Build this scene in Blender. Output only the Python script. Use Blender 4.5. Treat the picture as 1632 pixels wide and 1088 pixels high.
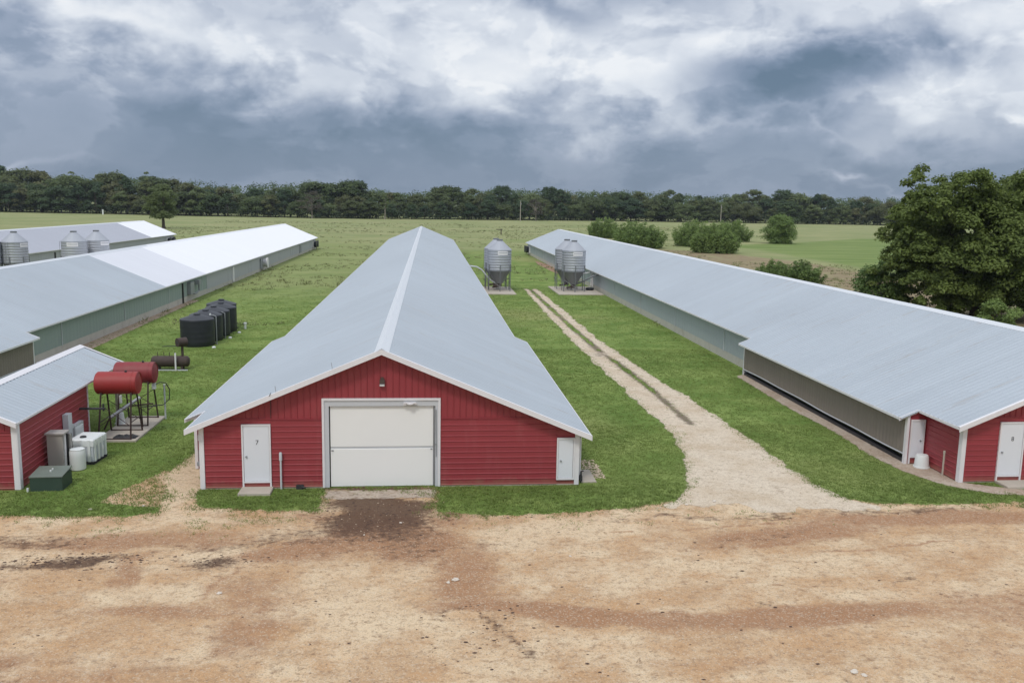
import bpy, math, random
import numpy as np
from mathutils import Matrix, Vector

S = bpy.context.scene
C = S.collection
for o in list(bpy.data.objects):
    bpy.data.objects.remove(o)
R = math.radians

# ------------------------------------------------------------------ camera
FPX, YAW, PITCH, ROLL, CAMH = 1404.0, .0953, .1558, .0175, 10.34
cam_d = bpy.data.cameras.new('camera')
cam = bpy.data.objects.new('camera', cam_d)
C.objects.link(cam)
S.camera = cam
cam_d.sensor_width = 36.0
cam_d.lens = 36.0 * FPX / 1632.0
cam_d.clip_start = .5
cam_d.clip_end = 9000
_f = Vector((math.sin(YAW) * math.cos(PITCH), math.cos(YAW) * math.cos(PITCH), -math.sin(PITCH)))
_r = Vector((math.cos(YAW), -math.sin(YAW), 0))
_u = _r.cross(_f)
_cr = _r * math.cos(ROLL) + _u * math.sin(ROLL)
_cu = _u * math.cos(ROLL) - _r * math.sin(ROLL)
cam.matrix_world = Matrix(((_cr.x, _cu.x, -_f.x, 0), (_cr.y, _cu.y, -_f.y, 0), (_cr.z, _cu.z, -_f.z, CAMH), (0, 0, 0, 1)))

# ------------------------------------------------------------------ node helper
class NT:
    def __init__(self, tree):
        self.t = tree
        self.n = tree.nodes
        self.l = tree.links

    def put(self, sock, v):
        if v is None:
            return
        if hasattr(v, 'is_output'):
            self.l.new(v, sock)
        elif isinstance(v, (tuple, list)):
            sock.default_value = tuple(v) if len(v) == len(sock.default_value) else tuple(v) + (1.0,)
        else:
            sock.default_value = v

    def m(self, op, a, b=None, c=None, clamp=False):
        n = self.n.new('ShaderNodeMath')
        n.operation = op
        n.use_clamp = clamp
        self.put(n.inputs[0], a)
        self.put(n.inputs[1], b)
        if c is not None:
            self.put(n.inputs[2], c)
        return n.outputs[0]

    def mix(self, fac, a, b, mode='MIX'):
        n = self.n.new('ShaderNodeMix')
        n.data_type = 'RGBA'
        n.blend_type = mode
        self.put(n.inputs[0], fac)
        self.put(n.inputs[6], a)
        self.put(n.inputs[7], b)
        return n.outputs[2]

    def noise(self, scale, detail=4, rough=.55, vec=None, dist=0.0):
        n = self.n.new('ShaderNodeTexNoise')
        n.inputs['Scale'].default_value = scale
        n.inputs['Detail'].default_value = detail
        n.inputs['Roughness'].default_value = rough
        n.inputs['Distortion'].default_value = dist
        if vec is not None:
            self.l.new(vec, n.inputs['Vector'])
        return n.outputs['Fac']

    def voro(self, scale, vec=None, out='Distance'):
        n = self.n.new('ShaderNodeTexVoronoi')
        n.inputs['Scale'].default_value = scale
        if vec is not None:
            self.l.new(vec, n.inputs['Vector'])
        return n.outputs[out]

    def coord(self, which='Object'):
        return self.n.new('ShaderNodeTexCoord').outputs[which]

    def pos(self):
        return self.n.new('ShaderNodeNewGeometry').outputs['Position']

    def vscale(self, vec, s):
        n = self.n.new('ShaderNodeVectorMath')
        n.operation = 'MULTIPLY'
        self.l.new(vec, n.inputs[0])
        n.inputs[1].default_value = s
        return n.outputs[0]

    def step(self, v, lo, hi):
        n = self.n.new('ShaderNodeMapRange')
        n.interpolation_type = 'SMOOTHSTEP'
        self.put(n.inputs[0], v)
        self.put(n.inputs[1], lo)
        self.put(n.inputs[2], hi)
        n.inputs[3].default_value = 0
        n.inputs[4].default_value = 1
        return n.outputs[0]

    def attr(self, name, out='Fac'):
        n = self.n.new('ShaderNodeAttribute')
        n.attribute_name = name
        return n.outputs[out]

    def rnd(self):
        return self.n.new('ShaderNodeObjectInfo').outputs['Random']

    def sep(self, v):
        n = self.n.new('ShaderNodeSeparateXYZ')
        self.l.new(v, n.inputs[0])
        return n.outputs

    def bump(self, h, strength=.3, dist=.02):
        n = self.n.new('ShaderNodeBump')
        n.inputs['Strength'].default_value = strength
        n.inputs['Distance'].default_value = dist
        self.l.new(h, n.inputs['Height'])
        return n.outputs['Normal']


def new_mat(name):
    m = bpy.data.materials.new(name)
    m.use_nodes = True
    nt = NT(m.node_tree)
    b = m.node_tree.nodes['Principled BSDF']
    return m, nt, b


# ------------------------------------------------------------------ world, sun, exposure
W = bpy.data.worlds.new('World')
S.world = W
W.use_nodes = True
SUN_EL, SUN_AZ = R(52), R(205)          # azimuth clockwise from +Y: behind the camera, a little to its left
w = NT(W.node_tree)
bg = W.node_tree.nodes['Background']
sky = w.n.new('ShaderNodeTexSky')
sky.sky_type = 'NISHITA'
sky.sun_disc = False
sky.sun_elevation = SUN_EL
sky.sun_rotation = SUN_AZ
gen = w.coord('Generated')
nrm = w.n.new('ShaderNodeVectorMath')
nrm.operation = 'NORMALIZE'
w.l.new(gen, nrm.inputs[0])
d = nrm.outputs[0]
dx, dy, dz = w.sep(d)
# cloud-deck coordinates flatten the billows towards the horizon
el0 = w.m('ARCSINE', dz)
az0 = w.m('ARCTAN2', dx, dy)
cmb = w.n.new('ShaderNodeCombineXYZ')
w.put(cmb.inputs[0], dx)
w.put(cmb.inputs[1], dy)
w.put(cmb.inputs[2], w.m('MULTIPLY', dz, 1.5))
cv = cmb.outputs[0]
n1 = w.noise(3.2, 4, .5, cv, .2)
n2 = w.noise(9.5, 7, .52, cv, .25)
n3 = w.noise(5.5, 6, .55, w.vscale(cv, (1.0, 1.0, 1.7)), .2)
wa = w.m('MULTIPLY', w.m('SUBTRACT', n1, .5), .26)
wb = w.m('MULTIPLY', w.m('SUBTRACT', n2, .5), .24)
az = w.m('ADD', az0, w.m('ADD', wa, wb))
el = w.m('ADD', el0, w.m('ADD', w.m('MULTIPLY', wb, .55), w.m('MULTIPLY', w.m('SUBTRACT', n3, .5), .07)))


def blob(caz, cel, saz, sel, amp, tilt=0.0):
    a = w.m('SUBTRACT', az, caz)
    e = w.m('SUBTRACT', el, cel)
    if tilt:
        e = w.m('SUBTRACT', e, w.m('MULTIPLY', a, tilt))
    q = w.m('ADD', w.m('POWER', w.m('DIVIDE', a, saz), 2.0), w.m('POWER', w.m('DIVIDE', e, sel), 2.0))
    return w.m('MULTIPLY', w.m('EXPONENT', w.m('MULTIPLY', q, -1.0)), amp)


def px(x, y):
    """photo pixel -> azimuth / elevation of that part of the cloud deck"""
    return YAW + (x - 816) / 1404.0, (321 + (x - 684) * .0175 - y) / 1404.0


def pb(x, y, sx, sy, amp, tilt=0.0):
    a, e = px(x, y)
    return blob(a, e, sx / 1404.0, sy / 1404.0, amp, tilt)


t = w.m('ADD', .26, w.m('MULTIPLY', w.step(el, .02, .20), .47))
masses = [
    pb(300, 185, 430, 44, -.15, -.10), pb(60, 100, 230, 20, -.17, -.12), pb(190, 45, 240, 38, .32, -.30), pb(380, 90, 120, 26, .08, -.3), pb(120, 140, 150, 14, .07, -.1),
    pb(560, 50, 120, 40, -.06), pb(520, 225, 300, 34, -.05), pb(420, 30, 60, 26, -.08),
    pb(800, 125, 180, 60, .15), pb(970, 130, 130, 60, .26), pb(660, 50, 110, 50, .10), pb(620, 150, 110, 40, .10),
    pb(870, 14, 190, 34, -.46), pb(1020, 195, 130, 30, .20), pb(865, 205, 60, 14, -.06),
    pb(1215, 138, 150, 64, -.58), pb(1350, 145, 110, 40, -.26, .1), pb(1190, 185, 110, 18, -.10),
    pb(1330, 40, 260, 36, .12), pb(1540, 80, 120, 70, .10), pb(1480, 165, 110, 36, .22, .3),
    pb(1585, 193, 30, 15, .32), pb(1240, 214, 200, 9, .14), pb(1310, 258, 170, 22, -.08), pb(1480, 235, 130, 24, .06),
    pb(60, 262, 110, 10, .38), pb(1335, 289, 50, 6, .26, .12), pb(1430, 302, 120, 6, .12),
]
for b_ in masses:
    t = w.m('ADD', t, b_)
low = w.m('ADD', .45, w.m('MULTIPLY', w.step(el0, .03, .12), .55))
t = w.m('ADD', t, w.m('MULTIPLY', w.m('MULTIPLY', w.m('SUBTRACT', n2, .5), low), .30))
t = w.m('ADD', t, w.m('MULTIPLY', w.m('SUBTRACT', n3, .5), .20))
n4 = w.noise(6.5, 6, .5, w.vscale(cv, (1.0, 1.0, 1.25)), .15)
bil = w.m('ABSOLUTE', w.m('SUBTRACT', n4, .5))
t = w.m('ADD', t, w.m('MULTIPLY', low, w.m('SUBTRACT', .07, w.m('MULTIPLY', bil, .5))))
n5 = w.noise(4.2, 9, .56, w.vscale(cv, (1.0, 1.0, 1.3)), .35)
n6 = w.noise(10.0, 8, .58, w.vscale(cv, (1.0, 1.0, 1.2)), .3)
puff = w.m('ADD', w.m('MULTIPLY', w.m('SUBTRACT', w.step(n5, .475, .53), .5), .17), w.m('MULTIPLY', w.m('SUBTRACT', w.step(n6, .47, .54), .5), .09))
t = w.m('ADD', t, w.m('MULTIPLY', low, puff))
rp = w.n.new('ShaderNodeValToRGB')
cr = rp.color_ramp
stops = [(0.0, (.130, .195, .280)), (.22, (.202, .268, .375)), (.45, (.330, .392, .510)), (.68, (.530, .585, .685)), (.88, (.745, .790, .860)), (1.0, (.89, .915, .95))]
cr.elements[0].position, cr.elements[0].color = stops[0][0], stops[0][1] + (1,)
cr.elements[1].position, cr.elements[1].color = stops[-1][0], stops[-1][1] + (1,)
for p_, c_ in stops[1:-1]:
    e_ = cr.elements.new(p_)
    e_.color = c_ + (1,)
w.put(rp.inputs[0], t)
# an overcast deck grows brighter towards the zenith
zen = w.m('ADD', 1.0, w.m('MULTIPLY', w.step(el0, .26, 1.3), .75))
cloud = w.n.new('ShaderNodeVectorMath')
cloud.operation = 'SCALE'
w.l.new(rp.outputs[0], cloud.inputs[0])
w.l.new(zen, cloud.inputs[3])
cl10 = w.n.new('ShaderNodeVectorMath')
cl10.operation = 'SCALE'
w.l.new(cloud.outputs[0], cl10.inputs[0])
cl10.inputs[3].default_value = 10.0
col = w.mix(.93, sky.outputs[0], cl10.outputs[0])
w.l.new(col, bg.inputs['Color'])
bg.inputs['Strength'].default_value = .1

sd = bpy.data.lights.new('sun', 'SUN')
sd.energy = 1.3
sd.angle = R(11)
sd.color = (1.0, .96, .9)
sun = bpy.data.objects.new('sun', sd)
C.objects.link(sun)
sv = Vector((math.sin(SUN_AZ) * math.cos(SUN_EL), math.cos(SUN_AZ) * math.cos(SUN_EL), math.sin(SUN_EL)))
sun.rotation_euler = (-sv).to_track_quat('-Z', 'Y').to_euler()
sun.location = (0, 0, 60)

S.render.engine = 'CYCLES'
S.view_settings.view_transform = 'Standard'
S.view_settings.look = 'None'
S.view_settings.gamma = 1.0
S.view_settings.use_curve_mapping = False
S.view_settings.exposure = 0.0

# ------------------------------------------------------------------ mesh helpers
class MB:
    def __init__(self):
        self.v = []
        self.f = []

    def add(self, vs, fs):
        k = len(self.v)
        self.v += [tuple(p) for p in vs]
        self.f += [tuple(i + k for i in q) for q in fs]
        return self

    def box(self, x0, x1, y0, y1, z0, z1):
        return self.add([(x0, y0, z0), (x1, y0, z0), (x1, y1, z0), (x0, y1, z0), (x0, y0, z1), (x1, y0, z1), (x1, y1, z1), (x0, y1, z1)],
                        [(0, 3, 2, 1), (4, 5, 6, 7), (0, 1, 5, 4), (1, 2, 6, 5), (2, 3, 7, 6), (3, 0, 4, 7)])

    def bbox(self, x0, x1, y0, y1, z0, z1, b=.015):
        """box with chamfered top edges"""
        vs = [(x0, y0, z0), (x1, y0, z0), (x1, y1, z0), (x0, y1, z0), (x0, y0, z1 - b), (x1, y0, z1 - b), (x1, y1, z1 - b), (x0, y1, z1 - b),
              (x0 + b, y0 + b, z1), (x1 - b, y0 + b, z1), (x1 - b, y1 - b, z1), (x0 + b, y1 - b, z1)]
        fs = [(0, 3, 2, 1), (8, 9, 10, 11)]
        for i in range(4):
            j = (i + 1) % 4
            fs += [(i, j, 4 + j, 4 + i), (4 + i, 4 + j, 8 + j, 8 + i)]
        return self.add(vs, fs)

    def prism(self, poly, y0, y1):
        """polygon in xz extruded along y"""
        n = len(poly)
        vs = [(x, y0, z) for x, z in poly] + [(x, y1, z) for x, z in poly]
        fs = [tuple(range(n)), tuple(range(2 * n - 1, n - 1, -1))]
        for i in range(n):
            j = (i + 1) % n
            fs.append((i, n + i, n + j, j))
        return self.add(vs, fs)

    def tube(self, path, r, n=8, caps=True):
        path = [Vector(p) for p in path]
        rs = r if isinstance(r, (list, tuple)) else [r] * len(path)
        vs, fs = [], []
        prev = None
        for i, p in enumerate(path):
            a = path[max(i - 1, 0)]
            b = path[min(i + 1, len(path) - 1)]
            dd = (b - a).normalized()
            if prev is None:
                s = dd.orthogonal().normalized()
            else:
                s = (prev - dd * prev.dot(dd)).normalized()
            prev = s
            q = dd.cross(s)
            for k in range(n):
                an = 2 * math.pi * k / n
                vs.append(p + (s * math.cos(an) + q * math.sin(an)) * rs[i])
        for i in range(len(path) - 1):
            for k in range(n):
                j = (k + 1) % n
                fs.append((i * n + k, i * n + j, (i + 1) * n + j, (i + 1) * n + k))
        if caps:
            fs.append(tuple(range(n - 1, -1, -1)))
            fs.append(tuple(range((len(path) - 1) * n, len(path) * n)))
        return self.add(vs, fs)

    def lathe(self, prof, n=24, c=(0, 0, 0), axis='z'):
        vs, fs = [], []
        for r, z in prof:
            for k in range(n):
                a = 2 * math.pi * k / n
                if axis == 'z':
                    vs.append((c[0] + r * math.cos(a), c[1] + r * math.sin(a), c[2] + z))
                elif axis == 'x':
                    vs.append((c[0] + z, c[1] + r * math.cos(a), c[2] + r * math.sin(a)))
                else:
                    vs.append((c[0] + r * math.sin(a), c[1] + z, c[2] + r * math.cos(a)))
        for i in range(len(prof) - 1):
            for k in range(n):
                j = (k + 1) % n
                fs.append((i * n + k, i * n + j, (i + 1) * n + j, (i + 1) * n + k))
        fs.append(tuple(range(n - 1, -1, -1)))
        fs.append(tuple(range((len(prof) - 1) * n, len(prof) * n)))
        return self.add(vs, fs)

    def mesh(self, name, mat, smooth=False):
        me = bpy.data.meshes.new(name)
        me.from_pydata(self.v, [], self.f)
        me.materials.append(mat)
        if smooth:
            me.polygons.foreach_set('use_smooth', [True] * len(me.polygons))
            try:
                me.set_sharp_from_angle(angle=R(35))
            except Exception:
                pass
        me.update()
        return me


def link(name, me, parent=None, loc=(0, 0, 0), rz=0.0):
    o = bpy.data.objects.new(name, me)
    C.objects.link(o)
    o.parent = parent
    o.location = loc
    o.rotation_euler = (0, 0, rz)
    return o


def part(name, mb, mat, parent, smooth=False, loc=(0, 0, 0), rz=0.0):
    return link(name, mb.mesh(name, mat, smooth), parent, loc, rz)


def tag(o, label, cat, group=None):
    o['label'] = label
    o['category'] = cat
    if group:
        o['group'] = group
    return o


def thing(name, label, cat, loc=(0, 0, 0), rz=0.0, group=None):
    o = link(name, None, None, loc, rz)
    o.empty_display_size = .2
    return tag(o, label, cat, group)


def kids(o):
    return [c for c in bpy.data.objects if c.parent == o]


def dup(root, loc, label, rz=0.0, group=None):
    r = root.copy()
    C.objects.link(r)
    r.location = loc
    r.rotation_euler = (0, 0, rz)
    r['label'] = label
    if group:
        r['group'] = group
    for ch in kids(root):
        c = ch.copy()
        C.objects.link(c)
        c.parent = r
        for g in kids(ch):
            q = g.copy()
            C.objects.link(q)
            q.parent = c
    return r


def np_mesh(name, verts, faces, mat, attrs=None, smooth=False):
    verts = np.ascontiguousarray(verts, dtype=np.float32)
    faces = np.ascontiguousarray(faces, dtype=np.int32)
    me = bpy.data.meshes.new(name)
    n, k = faces.shape
    me.vertices.add(len(verts))
    me.vertices.foreach_set('co', verts.ravel())
    me.loops.add(n * k)
    me.loops.foreach_set('vertex_index', faces.ravel())
    me.polygons.add(n)
    me.polygons.foreach_set('loop_start', np.arange(0, n * k, k, dtype=np.int32))
    if smooth:
        me.polygons.foreach_set('use_smooth', np.ones(n, dtype=bool))
    for an, av in (attrs or {}).items():
        av = np.asarray(av, dtype=np.float32)
        if av.ndim == 1:
            a = me.attributes.new(an, 'FLOAT', 'POINT')
            a.data.foreach_set('value', av)
        else:
            a = me.attributes.new(an, 'FLOAT_COLOR', 'POINT')
            a.data.foreach_set('color', np.concatenate([av, np.ones((len(av), 1), np.float32)], 1).ravel())
    me.update(calc_edges=True)
    me.validate()
    me.materials.append(mat)
    return me


def _hash(i, j, s):
    v = np.sin(i * 127.1 + j * 311.7 + s * 74.7) * 43758.5453
    return v - np.floor(v)


def vnoise(x, y, s=0):
    i, j = np.floor(x), np.floor(y)
    a, b = x - i, y - j
    a = a * a * (3 - 2 * a)
    b = b * b * (3 - 2 * b)
    return (_hash(i, j, s) * (1 - a) * (1 - b) + _hash(i + 1, j, s) * a * (1 - b) + _hash(i, j + 1, s) * (1 - a) * b + _hash(i + 1, j + 1, s) * a * b)


def fbm(x, y, o=4, s=0):
    t_, a, z = 0, .5, 0
    for k in range(o):
        t_ = t_ + a * vnoise(x * 2 ** k, y * 2 ** k, s + k)
        z += a
        a *= .5
    return t_ / z


def sdf(px_, py_, poly):
    """signed distance to a polygon, positive inside"""
    d2 = np.full(px_.shape, 1e9)
    inside = np.zeros(px_.shape, bool)
    n = len(poly)
    for i in range(n):
        ax, ay = poly[i]
        bx, by = poly[(i + 1) % n]
        ex, ey = bx - ax, by - ay
        wx, wy = px_ - ax, py_ - ay
        tt = np.clip((wx * ex + wy * ey) / (ex * ex + ey * ey + 1e-12), 0, 1)
        d2 = np.minimum(d2, (wx - ex * tt) ** 2 + (wy - ey * tt) ** 2)
        c = (ay > py_) != (by > py_)
        xi = ax + (py_ - ay) * ex / (ey if abs(ey) > 1e-9 else 1e-9)
        inside ^= c & (px_ < xi)
    dd = np.sqrt(d2)
    return np.where(inside, dd, -dd)


def sstep(x, a, b):
    q = np.clip((x - a) / (b - a), 0, 1)
    return q * q * (3 - 2 * q)


# ------------------------------------------------------------------ materials
def paint(name, colr, rough=.5, var=.06, scale=3.0, metallic=0.0, dirt=0.0, rnd=0.0, streak=False, bump=0.0):
    m, nt, b = new_mat(name)
    v = nt.coord('Object')
    if streak:
        v = nt.vscale(v, (6.0, 6.0, .35))
    n = nt.noise(scale, 5, .6, v)
    f = nt.m('ADD', 1 - var, nt.m('MULTIPLY', n, 2 * var))
    if rnd:
        f = nt.m('MULTIPLY', f, nt.m('ADD', 1 - rnd, nt.m('MULTIPLY', nt.rnd(), 2 * rnd)))
    g = nt.n.new('ShaderNodeCombineColor')
    for i in range(3):
        nt.put(g.inputs[i], f)
    c = nt.mix(1.0, colr, g.outputs[0], 'MULTIPLY')
    if dirt:
        n2_ = nt.noise(.9, 6, .65, nt.coord('Object'))
        c = nt.mix(nt.m('MULTIPLY', nt.step(n2_, .5, .75), dirt), c, (.2, .15, .1))
    nt.put(b.inputs['Base Color'], c)
    b.inputs['Roughness'].default_value = rough
    b.inputs['Metallic'].default_value = metallic
    if bump:
        nt.put(b.inputs['Normal'], nt.bump(nt.noise(scale * 12, 4, .6, nt.coord('Object')), bump, .01))
    return m


M = {}
M['red'] = paint('red_metal_siding', (.300, .040, .050), .5, .07, 1.2, rnd=.035)
_b = M['red'].node_tree.nodes['Principled BSDF']
_nt = NT(M['red'].node_tree)
_c = _b.inputs['Base Color'].links[0].from_socket
_z = _nt.sep(_nt.pos())[2]
_n = _nt.noise(3.5, 5, .65, _nt.pos())
_mud = _nt.step(_nt.m('SUBTRACT', _nt.m('ADD', .34, _nt.m('MULTIPLY', _nt.m('SUBTRACT', _n, .5), .7)), _z), .0, .30)
_sc = _nt.noise(1.1, 6, .6, _nt.vscale(_nt.pos(), (2.2, 2.2, .5)))
_c = _nt.mix(_nt.m('MULTIPLY', _nt.step(_sc, .52, .72), .16), _c, (.42, .13, .13))
_nt.put(_b.inputs['Base Color'], _nt.mix(_nt.m('MULTIPLY', _mud, .42), _c, (.30, .17, .11)))
M['red_tank'] = paint('red_tank_paint', (.29, .022, .020), .55, .14, 2.2, dirt=.15)
M['red_tank_old'] = paint('faded_red_tank_paint', (.22, .022, .026), .55, .2, 2.2, dirt=.35)
M['trim'] = paint('white_trim', (.76, .74, .75), .5, .05, 2.0, dirt=.10)
M['door'] = paint('white_door_paint', (.74, .76, .80), .45, .03, 1.0)
M['garage'] = paint('cream_white_door', (.86, .86, .83), .5, .03, .8, dirt=.03)
M['greytrim'] = paint('grey_white_trim', (.56, .58, .60), .5, .05, 2.0)
M['grey'] = paint('grey_metal', (.27, .28, .29), .5, .1, 3.0)
M['dark'] = paint('dark_metal', (.035, .034, .036), .6, .2, 4.0)
M['black'] = paint('black_plastic', (.020, .022, .028), .45, .15, 1.6)
M['galv_plain'] = paint('galvanised_roof', (.375, .410, .440), .42, .035, .35, .2, rnd=.022)
def roof_mat(name, colr, rough, metallic, amt):
    m, nt, b = new_mat(name)
    p_ = nt.pos()
    st = nt.noise(1.0, 5, .62, nt.vscale(p_, (.16, 3.2, .3)))
    bl = nt.noise(.16, 5, .6, p_)
    fi = nt.noise(2.2, 4, .6, p_)
    f_ = nt.m('ADD', 1.0, nt.m('ADD', nt.m('MULTIPLY', nt.m('SUBTRACT', st, .5), amt), nt.m('MULTIPLY', nt.m('SUBTRACT', bl, .5), amt * 1.1)))
    f_ = nt.m('MULTIPLY', f_, nt.m('ADD', .978, nt.m('MULTIPLY', nt.rnd(), .044)))
    g_ = nt.n.new('ShaderNodeCombineColor')
    for i in range(3):
        nt.put(g_.inputs[i], f_)
    c_ = nt.mix(1.0, colr, g_.outputs[0], 'MULTIPLY')
    c_ = nt.mix(nt.m('MULTIPLY', nt.step(nt.m('ADD', st, nt.m('MULTIPLY', fi, .25)), .70, .84), .35), c_, (.30, .25, .20))
    nt.put(b.inputs['Base Color'], c_)
    nt.put(b.inputs['Roughness'], nt.m('ADD', rough, nt.m('MULTIPLY', nt.m('SUBTRACT', bl, .5), .3)))
    b.inputs['Metallic'].default_value = metallic
    return m


M['galv'] = roof_mat('galvanised_roof', (.425, .465, .500), .42, .2, .22)
M['galv_new'] = paint('newer_pale_roof', (.70, .705, .74), .4, .02, .35, .1, rnd=.012)
M['galv_lilac'] = paint('weathered_pale_roof', (.42, .43, .475), .45, .03, .35, .15, rnd=.015)
M['white_roof'] = paint('white_roof_metal', (.84, .84, .86), .45, .015, .35, 0, rnd=.01)
M['cap'] = paint('ridge_cap_metal', (.70, .72, .74), .42, .04, .6, .15)
M['bin'] = paint('galvanised_bin', (.40, .415, .445), .45, .07, 1.5, .35, streak=True)
M['binleg'] = paint('bin_steel', (.20, .21, .22), .5, .12, 2.0, .4)
M['hopper'] = paint('bin_hopper_steel', (.21, .22, .235), .5, .12, 1.5, .3, streak=True)
M['curtain'] = paint('grey_brown_curtain', (.235, .198, .165), .75, .16, 1.0, streak=True)
M['curtain_blue'] = paint('blue_grey_curtain', (.360, .400, .415), .7, .09, 1.0, streak=True)
M['curtain_green'] = paint('green_grey_curtain', (.275, .335, .305), .7, .12, 1.0, streak=True)
M['wallgrey'] = paint('pale_grey_wall', (.40, .41, .43), .55, .07, 1.0, streak=True)
M['concrete'] = paint('concrete', (.43, .38, .32), .9, .18, 2.5, dirt=.35, bump=.25)
M['sill'] = paint('pale_concrete_sill', (.50, .475, .42), .9, .14, 1.2, dirt=.3)
M['slab'] = paint('dusty_slab', (.47, .415, .345), .9, .16, 2.0, dirt=.25, bump=.2)
M['plastic'] = paint('white_plastic', (.72, .74, .72), .4, .06, 3.0, dirt=.08)
M['plasticgrey'] = paint('clouded_plastic', (.50, .53, .56), .4, .12, 3.0)
M['beige'] = paint('beige_cabinet_paint', (.36, .34, .31), .5, .08, 1.5, dirt=.1)
M['greenbox'] = paint('dark_green_paint', (.035, .062, .045), .55, .15, 2.0, dirt=.1)
M['greenlid'] = paint('weathered_green_lid', (.15, .175, .145), .6, .2, 2.5, dirt=.15)
M['rust'] = paint('rusty_brown_steel', (.060, .040, .034), .75, .3, 3.0, dirt=.3)
M['rustlegs'] = paint('dark_rusty_frame', (.050, .026, .024), .7, .25, 3.0)
M['wood'] = paint('weathered_pole_wood', (.42, .38, .32), .85, .12, 2.0, streak=True)
M['bark'] = paint('grey_brown_bark', (.090, .072, .055), .9, .25, 1.5)
M['palebark'] = paint('pale_bark', (.24, .21, .17), .9, .2, 1.5)
M['ink'] = paint('dark_ink', (.03, .03, .035), .6, .05)
M['greyprint'] = paint('grey_print', (.42, .42, .45), .6, .1)
M['stone'] = paint('pale_stone', (.62, .55, .46), .85, .2, 9.0)
M['lamp'] = paint('brown_lamp_housing', (.085, .060, .050), .5, .1)
M['glassy'] = paint('lamp_glass', (.60, .61, .60), .2, .05)


def leaf_mat(name, dark, light, yellow=None):
    m, nt, b = new_mat(name)
    tn = nt.attr('tone')
    c = nt.mix(tn, dark, light)
    c = nt.mix(nt.m('MULTIPLY', nt.rnd(), .5), c, yellow or light)
    nt.put(b.inputs['Base Color'], c)
    b.inputs['Roughness'].default_value = .65
    b.inputs['Specular IOR Level'].default_value = .25
    tr = nt.n.new('ShaderNodeBsdfTranslucent')
    nt.put(tr.inputs[0], c)
    mx = nt.n.new('ShaderNodeMixShader')
    mx.inputs[0].default_value = .36
    nt.l.new(b.outputs[0], mx.inputs[1])
    nt.l.new(tr.outputs[0], mx.inputs[2])
    nt.l.new(mx.outputs[0], nt.n['Material Output'].inputs[0])
    return m


M['leaf_big'] = leaf_mat('pecan_leaves', (.064, .105, .027), (.225, .290, .075), (.18, .22, .055))
M['leaf_bush'] = leaf_mat('shrub_leaves', (.090, .155, .045), (.260, .345, .105))
M['leaf_far'] = leaf_mat('wood_leaves', (.050, .088, .036), (.180, .240, .090), (.20, .21, .085))
M['leaf_pale'] = leaf_mat('pale_leaves', (.085, .125, .048), (.205, .250, .100))
M['leaf_dry'] = leaf_mat('dry_grey_twigs', (.065, .058, .046), (.125, .11, .085))
M['leaf_under'] = leaf_mat('shaded_undergrowth_leaves', (.020, .034, .018), (.055, .080, .034))  # leaf colour darkened to paint in the shade below the crowns
M['blade'] = leaf_mat('grass_blades', (.120, .200, .038), (.255, .335, .090), (.30, .32, .11))
M['weed'] = leaf_mat('pasture_weeds', (.145, .175, .065), (.300, .300, .145))
M['pebble'] = None

# ground
m, nt, b = new_mat('ground_grass')
P = nt.pos()
Pf = nt.vscale(P, (1, 1, 0))
zc = nt.attr('zone', 'Color')
zs = nt.n.new('ShaderNodeSeparateColor')
nt.l.new(zc, zs.inputs[0])
big = nt.noise(.035, 6, .6, Pf)
mid = nt.noise(.35, 6, .65, Pf)
fine = nt.noise(5.5, 5, .7, Pf)
stre = nt.noise(.12, 5, .6, nt.vscale(P, (.35, 1.6, 0)))
lawn = nt.mix(nt.step(mid, .32, .68), (.112, .182, .038), (.220, .285, .080))
lawn = nt.mix(nt.m('MULTIPLY', nt.step(big, .48, .68), .75), lawn, (.290, .285, .115))
lawn = nt.mix(nt.m('MULTIPLY', nt.step(fine, .5, .75), .5), lawn, (.095, .150, .034))
past = nt.mix(nt.step(stre, .35, .65), (.235, .255, .110), (.330, .325, .160))
past = nt.mix(nt.m('MULTIPLY', nt.step(big, .40, .62), .5), past, (.185, .235, .085))
past = nt.mix(nt.m('MULTIPLY', nt.step(mid, .56, .70), .40), past, (.130, .150, .060))
c = nt.mix(zs.outputs[0], past, lawn)
brown = nt.mix(nt.step(mid, .35, .65), (.245, .175, .115), (.290, .260, .140))
c = nt.mix(nt.step(nt.m('ADD', zs.outputs[1], nt.m('MULTIPLY', nt.m('SUBTRACT', mid, .5), .7)), .35, .65), c, brown)
bright = nt.mix(nt.step(stre, .35, .65), (.140, .200, .055), (.215, .265, .090))
c = nt.mix(nt.step(nt.m('ADD', zs.outputs[2], nt.m('MULTIPLY', nt.m('SUBTRACT', stre, .5), .6)), .3, .7), c, bright)
nt.put(b.inputs['Base Color'], c)
b.inputs['Roughness'].default_value = .9
b.inputs['Specular IOR Level'].default_value = .1
nt.put(b.inputs['Normal'], nt.bump(nt.m('ADD', nt.m('MULTIPLY', fine, .5), mid), .5, .12))
M['ground'] = m


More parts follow.
